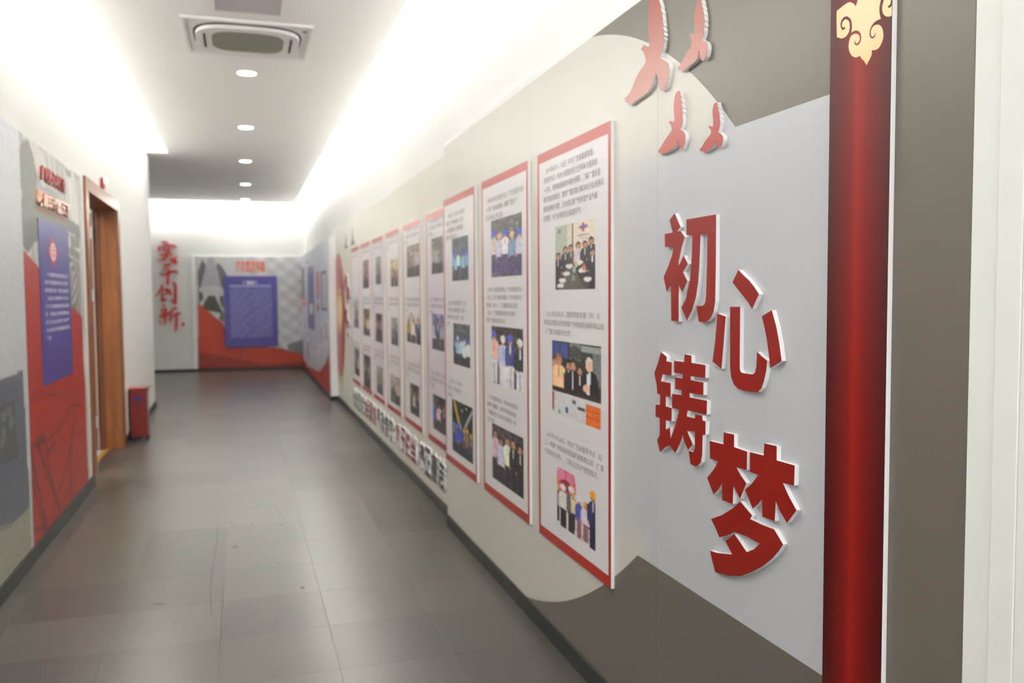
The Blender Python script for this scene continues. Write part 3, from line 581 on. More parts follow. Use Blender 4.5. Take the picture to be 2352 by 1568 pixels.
FARB = [
 (5.196, 5.93, [(P6((415, 328), (467, 318), (467, 485), (415, 488)), q((92, 90, 84), [(150, 150, 146), (170, 168, 160), (120, 120, 116)])), (P6((417, 670), (472, 668), (472, 838), (417, 825)), q((120, 120, 160), [(190, 190, 214), (70, 66, 110), (170, 170, 190)])), (P6((422, 1030), (480, 1052), (480, 1220), (422, 1180)), q((50, 54, 60), [(60, 90, 190), (214, 190, 180), (60, 60, 80)]))], 'white picture board just past the near panel edge, first of the far row'),
 (6.146, 6.845, [(P6((303, 362), (360, 350), (360, 502), (303, 502)), q((140, 134, 124), [(120, 114, 104), (130, 126, 118), (190, 186, 180)])), (P6((303, 665), (366, 665), (366, 800), (303, 800)), q((200, 198, 190), [(170, 150, 70), (226, 226, 230), (60, 66, 90)])), (P6((318, 978), (360, 995), (360, 1135), (318, 1112)), q((70, 60, 62), [(50, 44, 50), (180, 160, 150), (60, 50, 60)]))], 'white picture board, second of the far row'),
 (7.025, 7.719, [(P6((230, 422), (263, 420), (263, 545), (230, 545)), q((206, 190, 150), [(150, 130, 110), (120, 90, 80)])), (P6((233, 685), (264, 683), (264, 812), (233, 805)), q((150, 150, 140), [(120, 116, 110), (70, 66, 66)])), (P6((230, 940), (273, 955), (273, 1082), (230, 1065)), q((150, 150, 144), [(84, 84, 78), (70, 72, 68), (190, 186, 176)]))], 'white picture board, third of the far row'),
 (7.869, 8.572, [(P6((163, 410), (187, 408), (187, 535), (163, 535)), q((130, 134, 124), [(120, 124, 114), (90, 92, 86)])), (P6((163, 667), (193, 665), (193, 795), (163, 795)), q((90, 64, 66), [(120, 80, 60), (70, 50, 50)])), (P6((168, 905), (195, 905), (195, 1035), (168, 1020)), q((140, 142, 134), [(110, 110, 106), (130, 130, 122)]))], 'white picture board, fourth of the far row'),
 (8.68, 9.442, [(P6((106, 425), (132, 425), (132, 552), (106, 552)), q((130, 110, 106), [(120, 90, 90), (150, 110, 110)])), (P6((108, 645), (136, 645), (136, 765), (108, 765)), q((110, 84, 60), [(140, 110, 80), (206, 190, 170)])), (P6((110, 850), (140, 860), (140, 1010), (110, 990)), q((60, 54, 50), [(50, 44, 44), (90, 84, 80)]))], 'white picture board, fifth of the far row'),
 (9.56, 10.28, [(P6((65, 605), (85, 605), (85, 730), (65, 730)), q((170, 170, 172), [(150, 150, 156), (120, 120, 124)])), (P6((68, 822), (90, 826), (90, 948), (68, 940)), q((90, 92, 94), [(70, 72, 74), (160, 160, 160)]))], 'white picture board with two photographs, last and farthest of the far row')]
txt = ['　中共广东省委原领导一行视察广重集', '团，听取集团生产经营情况汇报并参观', '生产车间。']
lil = mat('board_print_lilac', (214, 207, 216), .33)
for i, (a, c, ph, lb) in enumerate(FARB):
    o = MB().box(0, 0, 0, 0, 0, 0)
    caps = []
    for zt in (1.96, 1.43, .93):
        caps.append(zt)
    bo = board(FP, -c, -a, .435, 2.0, lb, [(p, *cvv) for p, cvv in ph], [], False, bg=lil if i in (0, 3) else M_board)
    for zt in caps:
        me = glyphs('\n'.join(txt), 1, 0, .0, 0, 1.4)
        place_text(me, FP, -c+.07, -a-.06, zt-.115, zt, .0134); world_child(link('caption', me, M_ink), bo)

# ------------------------------------------------------------------ small birds, small slogans on the far panel
for k, (dx, dy, s, lb) in {'a': (811, 545, .135, 'small dark grey cut-out bird above the far boards, right of its twin'), 'b': (795, 555, .12, 'small dark grey cut-out bird at far panel top, above the red half disc')}.items():
    src = c3(B['C']); ctr = FP.at(dx, dy, .01)
    W = world(src, RP, .0); w0 = np.array(W); w0 = (w0-w0.mean(0))/(w0.max(0)-w0.min(0))[1]
    pts = [tuple(np.array(ctr)+p*s*1.5*np.array([1.6, 1])) for p in w0]
    o = MB().prism(FP, pts, 0, .012).build('bird_cutout', M_foam); tag(o, lb, 'bird', 'small dark birds on the far panel')
    MB().prism(FP, pts, .012, .0127).build('painted_face', M_grey, o)
def char3d(ch, pl, s0, s1, t0, t1, th, face, label, group, off=.03, side=M_foam, res=2, shear=0):
    me = place_text(glyphs(ch, 1, res, off, .1), pl, s0, s1, t0, t1, 0, th-.0006, shear)
    o = link('raised_character', me, side); tag(o, label, 'character', group)
    mf = place_text(glyphs(ch, 1, res, off, 0), pl, s0, s1, t0, t1, th, None, shear); f = link('painted_face', mf, face); f.parent = o
    return o
ords = ['first', 'second', 'third', 'fourth', 'fifth', 'sixth', 'seventh']
phr = [('信念坚定', M_grey, 10.245, 9.31), ('为民服务', M_red, 9.30, 8.40), ('勤政务实', M_grey, 8.34, 7.40), ('敢于担当', M_red, 7.255, 6.38), ('清正廉洁', M_grey, 6.262, 5.415)]
for gi, (wd_, m_, a, c) in enumerate(phr):
    st = (a-c)/4
    for i, ch in enumerate(wd_):
        s0 = -a+st*i+.008
        cn = 'black' if m_ is M_grey else 'red'
        where = ['farthest black group', 'farther red group', 'middle black group', 'nearer red group', 'nearest black group'][gi]
        char3d(ch, FP, s0, s0+st-.016, .155, .365, .018, m_, f'small {cn} raised character {ch} low on the wall, {ords[i]} of the {where}', 'slogan characters below the far boards', off=.035, res=1)
for i, (ch, u, v) in enumerate([('崇', 795.5, 648), ('廉', 800, 677), ('尚', 796, 722), ('实', 800, 752)]):
    s, t = FP.at(u, v, .015)
    char3d(ch, FP, s-.2, s+.12, t-.11, t+.11, .016, M_darkred, f'dark red raised character {ch} beside the red half disc, {ords[i]} from the top', 'upright red characters by the half disc', off=.04, res=1)

# ------------------------------------------------------------------ blue mural on the right, far end
def mural(pl, s0, s1, t0, t1, nx, nz, bg):
    c = Canvas(nx, nz, bg)
    def m(u, v):
        s, t = pl.at(u, v, 0); return ((s-s0)/(s1-s0), (t1-t)/(t1-t0))
    return c, (lambda pts: [m(*p) for p in pts])
mo = MB().box(XM, XW-.001, 12.062, YF-.001, .06, 2.25).build('printed_mural', M_foam); tag(mo, 'pale blue printed mural on the right wall at the corridor end', 'mural')
c, m = mural(MP, -YF, -12.07, .06, 2.25, 220, 110, (204, 210, 226))
k4 = lambda *p: crop(p, 680, 500, 3.484)
c.a[:] = (206, 211, 226); c.a += ((.5-c.Y)*14)[:, :, None]
c.poly(m(k4((40, 1110), (60, 1130), (100, 1180), (190, 1230), (240, 1150), (265, 1050), (275, 1420), (45, 1190))), (164, 42, 22))
c.poly(m(k4((45, 400), (68, 400), (72, 640), (48, 640))), (120, 122, 128)); c.poly(m(k4((45, 645), (78, 640), (80, 700), (48, 705))), (206, 92, 70)); c.poly(m(k4((54, 655), (70, 655), (70, 680), (56, 685))), (236, 226, 220))
c.poly(m(k4((92, 400), (140, 385), (150, 900), (98, 880))), (112, 104, 146)); c.poly(m(k4((92, 400), (140, 385), (142, 430), (93, 450))), (140, 136, 170)); c.poly(m(k4((108, 690), (135, 690), (136, 770), (110, 765))), (226, 230, 236))
c.poly(m(k4((163, 440), (180, 435), (184, 625), (166, 620))), (206, 84, 66)); c.poly(m(k4((164, 630), (182, 630), (183, 660), (166, 660))), (140, 140, 190)); c.poly(m(k4((166, 690), (184, 690), (186, 750), (168, 750))), (190, 70, 60))
c.poly(m(k4((197, 438), (243, 422), (247, 745), (205, 735))), (84, 92, 100)); c.poly(m(k4((207, 455), (238, 443), (241, 725), (213, 715))), (206, 208, 210))
for i, (x, y0_, y1_) in enumerate([(55, 830, 1130), (75, 880, 1150), (97, 950, 1190), (115, 1020, 1205), (135, 1050, 1215), (155, 1055, 1225), (172, 1050, 1225), (188, 1000, 1215), (203, 830, 1200), (222, 880, 1180), (240, 800, 1150), (255, 830, 1110)]):
    c.poly(m(k4((x-5, y0_+20), (x, y0_), (x+5, y0_+20), (x+6, y1_), (x-4, y1_-8))), (248, 248, 250)); c.poly(m(k4((x+3, y0_+30), (x+6, y0_+40), (x+8, y1_+8), (x+4, y1_))), (104, 98, 160))
    if i in (2, 8, 10): c.poly(m(k4((x-4, y0_+40), (x+1, y0_+30), (x+2, y0_+170), (x-3, y0_+170))), (196, 110, 110))
c.poly(m(k4((84, 350), (96, 345), (98, 362), (86, 366))), (120, 126, 150)); c.noise(3)
c.mesh('mural_picture', MP, -YF+.004, -12.07, .06, 2.25, .001, mo)

# ------------------------------------------------------------------ mural on the far wall
fm = MB().box(-.93, 1.148, YF-.03, YF-.001, .05, 2.24).build('printed_mural', M_foam); tag(fm, 'printed mural of grey tower and orange red ground on the far wall', 'mural')
FM = Plane('B', YF-.03)
c, m = mural(FM, -.86, 1.15, .05, 2.24, 110, 120, (190, 190, 192))
k3 = lambda *p: crop(p, 330, 430, 3.336)
yy, xx = np.mgrid[0:120, 0:110]
c.a += (6+10*np.sin(xx*.32-yy*.42)+8*np.sin(xx*.3+yy*.38))[:, :, None]*(c.X > .45)[:, :, None]
c.poly(m(k3((400, 520), (640, 520), (660, 700), (610, 1050), (400, 1050))), (188, 190, 188))
c.poly(m(k3((420, 640), (450, 560), (480, 590), (470, 700), (440, 790), (420, 830))), (84, 84, 90)); c.poly(m(k3((545, 620), (575, 580), (610, 620), (650, 690), (620, 800), (590, 760))), (92, 92, 98))
c.poly(m(k3((500, 540), (540, 540), (600, 760), (440, 760))), (164, 160, 166)); c.poly(m(k3((430, 770), (612, 765), (610, 800), (560, 835), (480, 835), (430, 800))), (190, 186, 188))
c.poly(m(k3((490, 830), (550, 830), (612, 950), (600, 965), (470, 940), (455, 905))), (66, 64, 58)); c.poly(m(k3((420, 810), (450, 800), (465, 850), (425, 890))), (70, 70, 62)); c.poly(m(k3((580, 840), (615, 830), (615, 930), (600, 930))), (70, 72, 64)); c.poly(m(k3((590, 960), (616, 950), (616, 1030), (580, 1010))), (88, 98, 84))
c.line(*m(k3((490, 830)))[0], *m(k3((450, 895)))[0], .012, (206, 204, 206)); c.line(*m(k3((555, 830)))[0], *m(k3((612, 950)))[0], .014, (206, 204, 206))
c.poly(m(k3((1100, 1200), (1225, 1160), (1225, 1280), (1100, 1240))), (120, 120, 124))
c.poly(m(k3((420, 890), (440, 900), (615, 1045), (650, 1200), (900, 1215), (1030, 1225), (1225, 1278), (1225, 1400), (420, 1400))), (168, 50, 20))
c.poly(m(k3((420, 1250), (700, 1310), (900, 1350), (1225, 1330), (1225, 1400), (420, 1400))), (130, 34, 16))
for a_ in ((440, 1260, 900, 1350), (760, 1230, 740, 1330), (1010, 1235, 980, 1370), (520, 1200, 500, 1380)): c.line(*m(k3(a_[:2]))[0], *m(k3(a_[2:]))[0], .012, (140, 36, 22))
c.noise(5); c.mesh('mural_picture', FM, -.86, 1.15, .05, 2.24, .001, fm)
def textprint(lines, pl, s0, s1, t0, t1, d, m_, parent, name='printed_text', off=.02, res=1):
    me = place_text(glyphs('\n'.join(lines), 1, res, off, 0), pl, s0, s1, t0, t1, d); o = link(name, me, m_); world_child(o, parent); return o
textprint(['百年重型装备', '铸就品牌辉煌'], FM, *[FM.at(541, 600)[0], FM.at(609, 600)[0]], FM.at(575, 625)[1], FM.at(575, 599)[1], .003, mat('orange_red_ink', (196, 92, 62), .5), fm, off=.03)
def rrect(s0, s1, t0, t1, r, n=5):
    out = []
    for cx, cz, a in ((s1-r, t1-r, 0), (s0+r, t1-r, 90), (s0+r, t0+r, 180), (s1-r, t0+r, 270)):
        out += [(cx+r*math.cos(math.radians(a+90*i/n)), cz+r*math.sin(math.radians(a+90*i/n))) for i in range(n+1)]
    return out
bb_ = MB().prism(FM, rrect(-.342, .668, .455, 1.86, .03), .0034, .03).build('text_board', M_blue, bevel=.002); tag(bb_, 'deep blue text board with rounded corners on the far wall mural', 'text board')
textprint(['广重简介'], FM, .02, .29, 1.69, 1.765, .0305, M_wink, bb_, 'title_text', .03)
MB().rect(FM, -.24, .555, 1.64, 1.685, .03, .0303).build('white_rule', mat('pale_rule_ink', (150, 150, 200), .5), bb_)
L_ = ['广州重型机器有限公司始建于一九三四年是中国重型机械行业的骨干企业之一', '主要生产冶金设备矿山设备盾构机械大型铸锻件等产品广泛应用于国家重点工程']
mi = mat('small_pale_ink', (140, 136, 186), .5)
textprint([L_[i % 2][i % 5:i % 5+26] for i in range(26)], FM, -.235, .555, .64, 1.615, .0304, mi, bb_, 'body_text', .02, 0)

# ------------------------------------------------------------------ brush characters on the far wall
def brush(name, strokes, label):
    k = lambda x, y: BP.at(345+x/6.818, 540+y/6.818, .03)
    polys = []
    for st in strokes:
        P = np.array([k(a, b_) for a, b_, _ in st]); Wd = np.array([w_ for *_, w_ in st])*.00128
        # resample
        n = max(8, len(st)*4); t = np.linspace(0, len(st)-1, n); i = np.minimum(t.astype(int), len(st)-2); f = (t-i)[:, None]
        def cr(A):
            A = A if A.ndim == 2 else A[:, None]; p0, p1, p2, p3 = A[np.maximum(i-1, 0)], A[i], A[i+1], A[np.minimum(i+2, len(A)-1)]
            return .5*((2*p1)+(-p0+p2)*f+(2*p0-5*p1+4*p2-p3)*f**2+(-p0+3*p1-3*p2+p3)*f**3)
        Q = cr(P); w2 = np.maximum(cr(Wd)[:, 0], .002)/2; T = np.gradient(Q, axis=0); T /= np.linalg.norm(T, axis=1)[:, None]+1e-9
        N = np.stack([-T[:, 1], T[:, 0]], 1); polys.append([tuple(x) for x in Q+N*w2[:, None]]+[tuple(x) for x in (Q-N*w2[:, None])[::-1]])
    mb = MB(); mf = MB()
    for i, p_ in enumerate(polys):
        for j in range(len(p_)//2-1):         # a strip of quads per stroke keeps curls valid
            n_ = len(p_); qd = [p_[j], p_[j+1], p_[n_-2-j], p_[n_-1-j]]
            mb.prism(BP, qd, 0, .028+i*.0002); mf.prism(BP, qd, .028+i*.0002, .0292+i*.0002)
    o = mb.build(name, M_darkred); tag(o, label, 'character', 'brush characters on the far wall')
    f = mf.build('painted_face', mat('bright_red_face', (180, 34, 14), .45)); f.parent = o
brush('brush_character', [[(170, 105, 10), (240, 105, 26), (285, 150, 26), (350, 160, 34), (405, 180, 26)], [(140, 160, 10), (135, 210, 34), (130, 250, 22)], [(150, 195, 8), (200, 180, 14), (250, 160, 12)], [(190, 210, 12), (225, 225, 22), (250, 240, 14)],
                          [(160, 290, 8), (160, 310, 14), (230, 300, 24), (290, 290, 18)], [(290, 180, 20), (280, 250, 34), (255, 320, 44), (200, 400, 26)], [(100, 385, 10), (160, 385, 16), (220, 365, 28)], [(310, 270, 16), (350, 320, 14)], [(310, 365, 14), (370, 400, 70), (415, 440, 44)], [(370, 370, 30), (430, 320, 6)]], 'red brush-style character 实, topmost of the far wall column')
brush('brush_character', [[(200, 468, 12), (260, 465, 34), (320, 455, 26)], [(270, 490, 18), (220, 530, 8), (160, 590, 8), (165, 625, 18), (240, 605, 28), (330, 575, 38), (400, 565, 38), (435, 595, 14)], [(262, 510, 16), (285, 560, 28), (275, 660, 36), (275, 765, 34), (285, 780, 16)]], 'red brush-style character 干, second in the far wall column')
brush('brush_character', [[(175, 765, 12), (185, 800, 28), (140, 890, 26), (70, 960, 8)], [(170, 860, 18), (230, 850, 32), (290, 860, 44), (320, 930, 34)], [(270, 870, 20), (250, 920, 34)], [(190, 890, 24), (185, 970, 32), (200, 1020, 44), (255, 990, 22)], [(200, 930, 10), (240, 915, 14)], [(345, 735, 8), (390, 770, 34), (395, 880, 38), (395, 1000, 42), (395, 1080, 32)], [(390, 1060, 40), (350, 1030, 24), (300, 1010, 6)]], 'red brush-style character 创, third in the far wall column')
brush('brush_character', [[(180, 1115, 12), (230, 1095, 24)], [(150, 1185, 10), (210, 1160, 24), (260, 1145, 24)], [(190, 1180, 16), (210, 1225, 30)], [(255, 1160, 26), (235, 1220, 30)], [(135, 1280, 12), (200, 1245, 36), (300, 1220, 36)], [(230, 1230, 26), (232, 1310, 32), (230, 1400, 22)], [(170, 1290, 14), (220, 1270, 20), (280, 1265, 16)], [(165, 1340, 20), (155, 1370, 24)], [(300, 1300, 26), (320, 1350, 36)], [(420, 1135, 34), (350, 1165, 30), (320, 1220, 34), (325, 1300, 28), (300, 1350, 20)], [(340, 1260, 20), (400, 1240, 28), (440, 1225, 40), (475, 1240, 14)], [(410, 1250, 32), (412, 1350, 36), (405, 1470, 30), (380, 1510, 6)]], 'red brush-style character 新, lowest character of the far wall column')
brush('brush_comma', [[(510, 1360, 22), (515, 1400, 42), (500, 1430, 20)]], 'small red brush-style comma mark beside the lowest far wall character')

# ------------------------------------------------------------------ left mural
LM = Plane('L', XL+.006)
lm = MB().box(XL, XL+.006, 2.2, 7.03, .088, 2.335).build('printed_mural', M_foam); tag(lm, 'printed mural of grey factory scene and red ground on the left wall', 'mural')
s0_, s1_, t0_, t1_ = 2.2, 7.03, .088, 2.335
c, m = mural(LM, s0_, s1_, t0_, t1_, 240, 200, (170, 174, 182)); SY = s0_+c.X*(s1_-s0_); SZ = t1_-c.Y*(t1_-t0_)
sky = np.array([206, 210, 218])[None, None]*(1-c.Y[:, :, None])+np.array([186, 190, 190])[None, None]*c.Y[:, :, None]; c.a[:] = sky
k1 = lambda *p: crop(p, 0, 250, 3.135)
kb = lambda *p: crop(p, 0, 750, 2.4125)
c.poly(m(kb((-700, 620), (125, 240), (165, 1000), (62, 1090), (0, 1100), (-700, 1500))), (92, 96, 108))
c.poly(m(kb((-300, 600), (75, 405), (100, 720), (-300, 900))), (76, 78, 80))
for a_, b1, w1 in ((5, 470, 30), (5, 560, 26), (0, 610, 24), (40, 440, 24), (50, 500, 24)): c.poly(m(kb((a_, b1), (a_+w1, b1-12), (a_+w1, b1+50), (a_, b1+60))), (112, 114, 116))
gz = m(kb((0, 1100)))[0][1]
c.poly(m(kb((-700, 1500), (0, 1100), (62, 1090), (165, 995), (190, 1600), (-700, 3000))), (150, 148, 132))
c.poly(m(kb((-700, 1500), (0, 1105), (62, 1095), (62, 1110), (0, 1125), (-700, 1560))), (120, 118, 110))
right = SY > 5.2
base_ = np.array([186, 184, 180.]); tex = 26*np.sin((SY*9+SZ*5))*np.sin(SZ*3.1+SY*2)+14*np.sin(SY*40+SZ*12)
c.a[right] = (base_+tex[:, :, None])[right]
R_ = lambda pts, colr: c._put(c.mask(m(pts)) & right, colr)
R_(k1((120, 345), (165, 225), (205, 235), (240, 360), (262, 470), (275, 580), (262, 690), (490, 790), (570, 850), (575, 940), (485, 880), (268, 800), (270, 950), (240, 970), (210, 1030), (190, 1025), (110, 940)), (98, 98, 94))
R_(k1((262, 500), (300, 480), (400, 600), (490, 800), (262, 690)), (150, 152, 162))
R_(k1((210, 240), (280, 280), (400, 600), (300, 560), (262, 450)), (206, 200, 194))
R_(k1((450, 410), (510, 460), (505, 500), (480, 480)), (116, 118, 112)); R_(k1((540, 480), (560, 490), (560, 520), (540, 510)), (126, 130, 126))
R_(k1((485, 900), (570, 930), (575, 1100), (500, 1050)), (120, 118, 112)); R_(k1((490, 920), (503, 925), (508, 1000), (570, 1010), (572, 1030), (495, 1000)), (206, 206, 206))
R_(k1((490, 1060), (575, 1110), (582, 1490), (500, 1420)), (136, 132, 130))
for i in range(9): R_(k1((493+i*9, 1080+i*30), (510+i*7, 1070+i*30), (540, 1190+i*30), (515, 1200+i*30)), (190, 188, 186) if i % 2 else (92, 88, 86))
c._put(c.mask(m(k1((135, 590), (158, 590), (158, 640), (138, 640)))) & right, (200, 202, 206))
redm = c.mask(m(k1((128, 975), (275, 1140), (500, 1410), (590, 1495), (660, 3300), (120, 3600)))) & right
c._put(redm, (158, 34, 16))
def rl(x1, y1, x2, y2, wd, colr=(96, 12, 8), al=.75):
    (a1, b1), (a2, b2) = m(kb((x1, y1), (x2, y2))); dx, dy = a2-a1, b2-b1; L2 = dx*dx+dy*dy
    t = np.clip(((c.X-a1)*dx+(c.Y-b1)*dy)/L2, 0, 1); c._put((np.hypot((c.X-a1-t*dx)*1.0, (c.Y-b1-t*dy)) < wd/2) & redm, colr, al)
for a_ in ((170, 700, 260, 1120, .012), (205, 640, 330, 1010, .014), (240, 600, 300, 920, .008), (270, 620, 330, 560, .012), (330, 560, 380, 470, .01), (155, 690, 230, 600, .01), (385, 680, 400, 960, .012), (330, 900, 385, 700, .01), (150, 760, 250, 1130, .008),
           (415, 470, 385, 720, .014), (300, 640, 260, 700, .016), (200, 660, 250, 620, .016), (380, 440, 450, 430, .012), (350, 970, 420, 800, .008), (185, 1130, 235, 1110, .014)): rl(*a_)
for i in range(8): rl(150+i*8, 420-i*12, 440, 330+i*14, .006, (130, 20, 16), .35)
c.noise(4)
c.mesh('mural_picture', LM, s0_, s1_, t0_, t1_, .0006, lm)
MB().box(XL+.0002, XL+.006, 7.032, 7.05, .088, 2.337).build('edge_strip', M_foam, lm)
bp = MB().rect(LM, 5.57, 6.475, .93, 1.905, .001, .004).build('text_board', M_blue); tag(bp, 'blue upright text panel with red diamond emblem on the left wall mural', 'text board')
ds, dt = LM.at(122, 579, .004)
MB().prism(LM, [(ds, dt-.095), (ds+.14, dt), (ds, dt+.095), (ds-.14, dt)], .004, .0046).build('diamond_emblem', mat('emblem_red', (206, 50, 46), .4), bp)
el = lambda a_, b_: [(ds+a_*math.cos(q_), dt+b_*math.sin(q_)) for q_ in np.linspace(0, 2*math.pi, 28, endpoint=False)]
e_ = MB().prism(LM, el(.078, .056), .0046, .005, holes=[el(.05, .04)[::-1]]); e_.rect(LM, ds-.045, ds+.055, dt-.008, dt+.004, .0046, .005); e_.rect(LM, ds-.012, ds+.012, dt-.04, dt+.02, .0046, .005); e_.rect(LM, ds-.035, ds+.03, dt+.018, dt+.028, .0046, .005)
e_.build('emblem_ring', mat('emblem_white', (236, 226, 232), .4), bp)
LT = ['　广州重型机器有限公司', '坚持以质量求生存以创新', '求发展打造一流企业品牌', '　弘扬企业精神传承文化', '做大做强装备制造业实现', '百　年基业长青回报社会', '员工与企业共同成长进步', '诚信务实开拓奋进的理念', '广重。']
me = place_text(glyphs('\n'.join(LT), 1, 1, .02, 0, 1.9), LM, 5.68, 6.4, LM.at(108, 782)[1], LM.at(130, 628)[1], .0044)
world_child(link('body_text', me, M_wink), bp)
MB().rect(LM, 5.55, 6.47, 1.955, 1.97, .0008, .002).build('red_rule', mat('dull_red_ink', (164, 84, 66), .5), lm)
def title_row(text, ul, vt0, vb0, ur, vt1, vb1, face, side, fmt, grp):
    a, z0 = LM.at(ul, vt0); _, z1 = LM.at(ul, vb0); b2, z2 = LM.at(ur, vt1); _, z3 = LM.at(ur, vb1); zt, zb = (z0+z2)/2, (z1+z3)/2; st = (b2-a)/len(text)
    for i, ch in enumerate(text):
        char3d(ch, LM, a+st*i, a+st*(i+.9), zb, zt, .012, face, fmt % (ch, ords[i]), grp, off=.03, side=side, res=1)
title_row('广以匠心兴伟业', 90, 379, 411, 147, 411, 444, M_darkred, mat('red_acrylic', (150, 40, 34), .25), 'dark red raised character %s in the upper line on the left mural, %s from the left', 'upper title line on the left mural')
title_row('以诚筑梦赢天下', 83, 437, 470, 156, 467, 501, mat('copper_red_acrylic', (196, 122, 92), .25, metal=.3), M_gold, 'glossy copper raised character %s in the lower line on the left mural, %s from the left', 'lower title line on the left mural')

# ------------------------------------------------------------------ door
dr = empty('door_1', (XL, 8.1, 0)); S(dr)
fo = MB().box(XL-.001, XL+.018, 7.178, 7.30, 0, 2.366).box(XL-.001, XL+.018, 8.92, 9.04, 0, 2.366).box(XL-.001, XL+.018, 7.30, 8.92, 2.262, 2.366)
fo.build('door_casing', M_wood, dr, bevel=.002)
MB().box(XL-.2, XL-.001, 7.281, 7.30, 0, 2.28).box(XL-.2, XL-.001, 8.9, 8.919, 0, 2.28).build('door_jamb', M_wood, dr)
MB().box(XL-.2, XL-.001, 7.30, 8.9, 2.262, 2.28).box(XL-.2, XL-.15, 8.885, 8.9, 0, 2.262).build('door_stop', M_woodd, dr)
lf = MB().box(XL-1.04, XL-.205, 8.855, 8.9, .012, 2.235).build('door_leaf', M_wood, dr, bevel=.002)
def mkchild(mb, name, m_, par, loc=None):
    o = mb.build(name, m_); o.parent = par; o.matrix_parent_inverse = par.matrix_world.inverted(); return o
MB().box(XL-.2048, XL-.198, 8.852, 8.897, .012, 2.235).build('edge_band', mat('pale_edge_band', (186, 180, 170), .35), dr)
hd = MB().lathe([(.026, 0), (.026, .008), (.011, .012), (.011, .045), (.0, .046)], (XL-.27, 8.855, .955), 20, 'y')
hd.v = [(x, 8.855-(y-8.855), z) for x, y, z in hd.v]; hd.box(XL-.375, XL-.26, 8.807, 8.82, .947, .965)
bpy.context.view_layer.update()
o = hd.build('door_handle', M_steel); world_child(o, dr); o['label'] = 'chrome lever handle'
for z in (2.052, 1.468, .273):
    hg = MB().box(XL-.215, XL-.204, 8.84, 8.8995, z-.055, z+.055).box(XL-.2035, XL-.155, 8.8965, 8.8985, z-.055, z+.055).lathe([(.007, -.058), (.007, .058)], (XL-.2, 8.842, z), 12)
    o = hg.build('hinge', M_steel, dr)
MB().box(XL-.165, XL-.115, 7.30, 8.9, .0002, .005).build('threshold', mat('brass_threshold', (186, 142, 60), .35, metal=.5), dr)
# alarm light above the door
al = empty('alarm_light', (XL, 8.05, 2.43)); tag(al, 'small red and white alarm light above the wooden door', 'alarm light')
MB().box(XL, XL+.03, 8.01, 8.09, 2.372, 2.46).build('base_plate', mat('alarm_red', (150, 40, 34), .4), al, bevel=.004)
MB().lathe([(.022, 0), (.022, .01), (.018, .02), (.008, .026), (0, .027)], (XL+.03, 8.05, 2.44), 20, 'x').build('lens', mat('lit_lens', (255, 250, 240), .3, emit=2.2), al, smooth=True)

# ------------------------------------------------------------------ waste bin
bn_ = empty('waste_bin', (-1.02, 9.47, 0)); tag(bn_, 'tall red metal waste bin with blue label beside the door', 'waste bin')
M_bin = mat('red_bin_enamel', (112, 10, 10), .3, coat=.3)
MB().box(-1.108, -.945, 9.37, 9.565, .03, .515).build('body', M_bin, bn_, bevel=.004)
MB().box(-1.116, -.930, 9.36, 9.575, .515, .535).build('lid', mat('red_bin_lid', (160, 52, 48), .25, coat=.5), bn_, bevel=.004)
MB().box(-.945, -.943, 9.39, 9.55, .29, .49).build('side_opening', mat('grey_flap', (150, 146, 158), .4), bn_)
MB().box(-1.068, -.998, 9.3685, 9.3699, .408, .44).build('label_plate', mat('blue_label', (38, 30, 120), .4), bn_)
for x, y in ((-1.09, 9.385), (-.962, 9.385), (-1.09, 9.55), (-.962, 9.55)):
    MB().lathe([(.014, 0), (.016, .01), (.014, .031)], (x, y, 0), 14).build('foot', mat('blue_black_rubber', (40, 34, 80), .5), bn_)
MB().box(-1.05, -1.0, 9.352, 9.372, .012, .028).build('pedal', M_dark, bn_, bevel=.003)

# ------------------------------------------------------------------ ceiling fittings
vis = ['farthest round downlight, by the far cove', 'second farthest round downlight in the ceiling row', 'middle round downlight of the five in view', 'second nearest round downlight of those in view', 'nearest round downlight in view, just past the air conditioner']
M_em = mat('downlight_diffuser', (255, 252, 244), .4, emit=9)
for i, (x, y) in enumerate(DL[:5]):
    d = empty('downlight', (x, y, ZC)); tag(d, vis[i], 'downlight', 'round downlights down the middle of the ceiling')
    MB().lathe([(.088, 0), (.088, -.004), (.074, -.006), (.074, -.001)], (x, y, ZC), 36).build('trim_ring', M_white, d, smooth=False)
    MB().lathe([(.073, -.0015), (.073, -.0062), (.03, -.007), (0, -.0071)], (x, y, ZC), 36).build('diffuser', M_em, d)
ac = empty('air_conditioner', (.08, 6.48, ZC)); tag(ac, 'white square ceiling cassette air conditioner with grey grille', 'air conditioner')
AX, AY, HW = .08, 6.485, .425
HP = Plane('R', 0)
class HPlane:                                # ceiling plane: s = x, t = y, d downwards
    k = 'C'
    def P(self, s, t, d=0): return (s, t, ZC-d)
HC = HPlane()
def ss(cx, cy, rx, ry, n=4.5, N=72): return [(cx+rx*abs(math.cos(a))**(2/n)*(1 if math.cos(a) > 0 else -1), cy+ry*abs(math.sin(a))**(2/n)*(1 if math.sin(a) > 0 else -1)) for a in np.linspace(0, 2*math.pi, N, endpoint=False)]
rr_ = lambda r, n: ss(AX, AY, r, r, n)
MB().prism(HC, [(AX-HW, AY-HW), (AX+HW, AY-HW), (AX+HW, AY+HW), (AX-HW, AY+HW)], 0, .012, holes=[rr_(.366, 3.4)[::-1]]).build('outer_frame', M_white, ac, bevel=.004)
MB().prism(HC, [(AX-HW, AY-HW), (AX+HW, AY-HW), (AX+HW, AY+HW), (AX-HW, AY+HW)], .012, .018, holes=[[(AX-HW+.022, AY-HW+.022), (AX-HW+.022, AY+HW-.022), (AX+HW-.022, AY+HW-.022), (AX+HW-.022, AY-HW+.022)]]).build('frame_lip', M_white, ac)
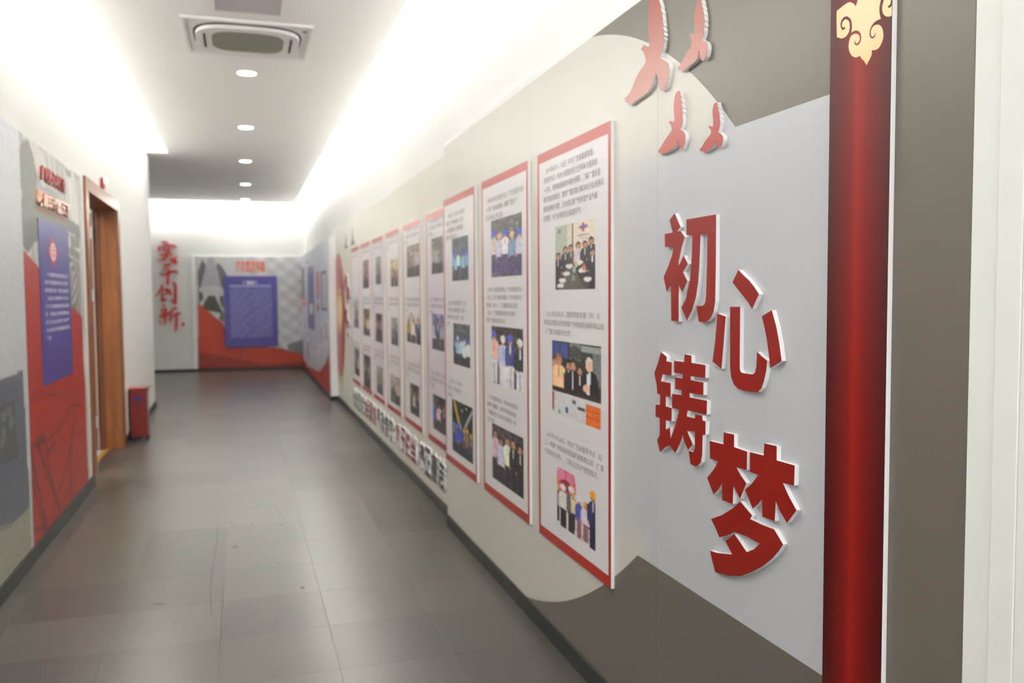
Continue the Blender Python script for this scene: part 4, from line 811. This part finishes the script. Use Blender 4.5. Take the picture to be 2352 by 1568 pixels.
MB().prism(HC, rr_(.3655, 3.4), .0005, .003).build('air_slot', M_dark, ac)
MB().prism(HC, ss(AX, AY+.008, .352, .337, 3.4), .010, .034, holes=[ss(AX, AY, .245, .245, 3.6)[::-1]]).build('inner_panel', M_white, ac, bevel=.003)
for s in (-1, 1):
    MB().box(AX+s*.29-.008, AX+s*.29+.008, AY-.17, AY+.17, ZC-.0375, ZC-.0362).build('vane_slot', M_dark, ac)
    MB().box(AX-.2, AX+.2, AY+s*.352-.004, AY+s*.352+.004, ZC-.0075, ZC-.005).build('vane', M_white, ac)
gr = MB()
for i in range(-15, 16):
    gr.box(AX+i*.016-.0035, AX+i*.016+.003, AY-.236, AY+.236, ZC-.033, ZC-.025); gr.box(AX-.238, AX+.238, AY+i*.0155-.003, AY+i*.0155+.003, ZC-.033, ZC-.025)
g_ = gr.build('grille', mat('grey_grille', (165, 162, 150), .5), ac); g_['kind'] = 'stuff'
MB().prism(HC, ss(AX, AY, .243, .243, 4), .008, .012).build('filter', mat('dark_filter', (84, 82, 74), .7), ac)
MB().lathe([(.014, 0), (.014, -.003), (0, -.0031)], (AX+.37, AY-.36, ZC-.028), 16).build('sensor', M_dark, ac)
ah = empty('ceiling_hatch', (.08, 5.6, ZC)); tag(ah, 'grey mauve ceiling hatch just before the air conditioner', 'hatch')
MB().box(-.115, .268, 5.3, 5.885, ZC-.004, ZC).build('hatch_panel', mat('mauve_panel', (190, 184, 188), .6), ah, bevel=.001)
MB().prism(HC, [(-.125, 5.29), (.278, 5.29), (.278, 5.895), (-.125, 5.895)], 0, .007, holes=[[(-.112, 5.303), (-.112, 5.882), (.265, 5.882), (.265, 5.303)]]).build('hatch_frame', mat('mauve_frame', (190, 184, 186), .6), ah)
cc_ = empty('security_camera', (.869, 17.5, ZC)); tag(cc_, 'small dark security camera hanging at the far ceiling corner', 'security camera')
MB().lathe([(.022, 0), (.022, -.008), (.008, -.01), (.008, -.03)], (.869, 17.48, ZC), 16).build('mount', M_dark, cc_)
MB().lathe([(.03, -.03), (.034, -.045), (.03, -.07), (.016, -.085), (0, -.088)], (.869, 17.48, ZC), 20).build('housing', M_dark, cc_, smooth=True)
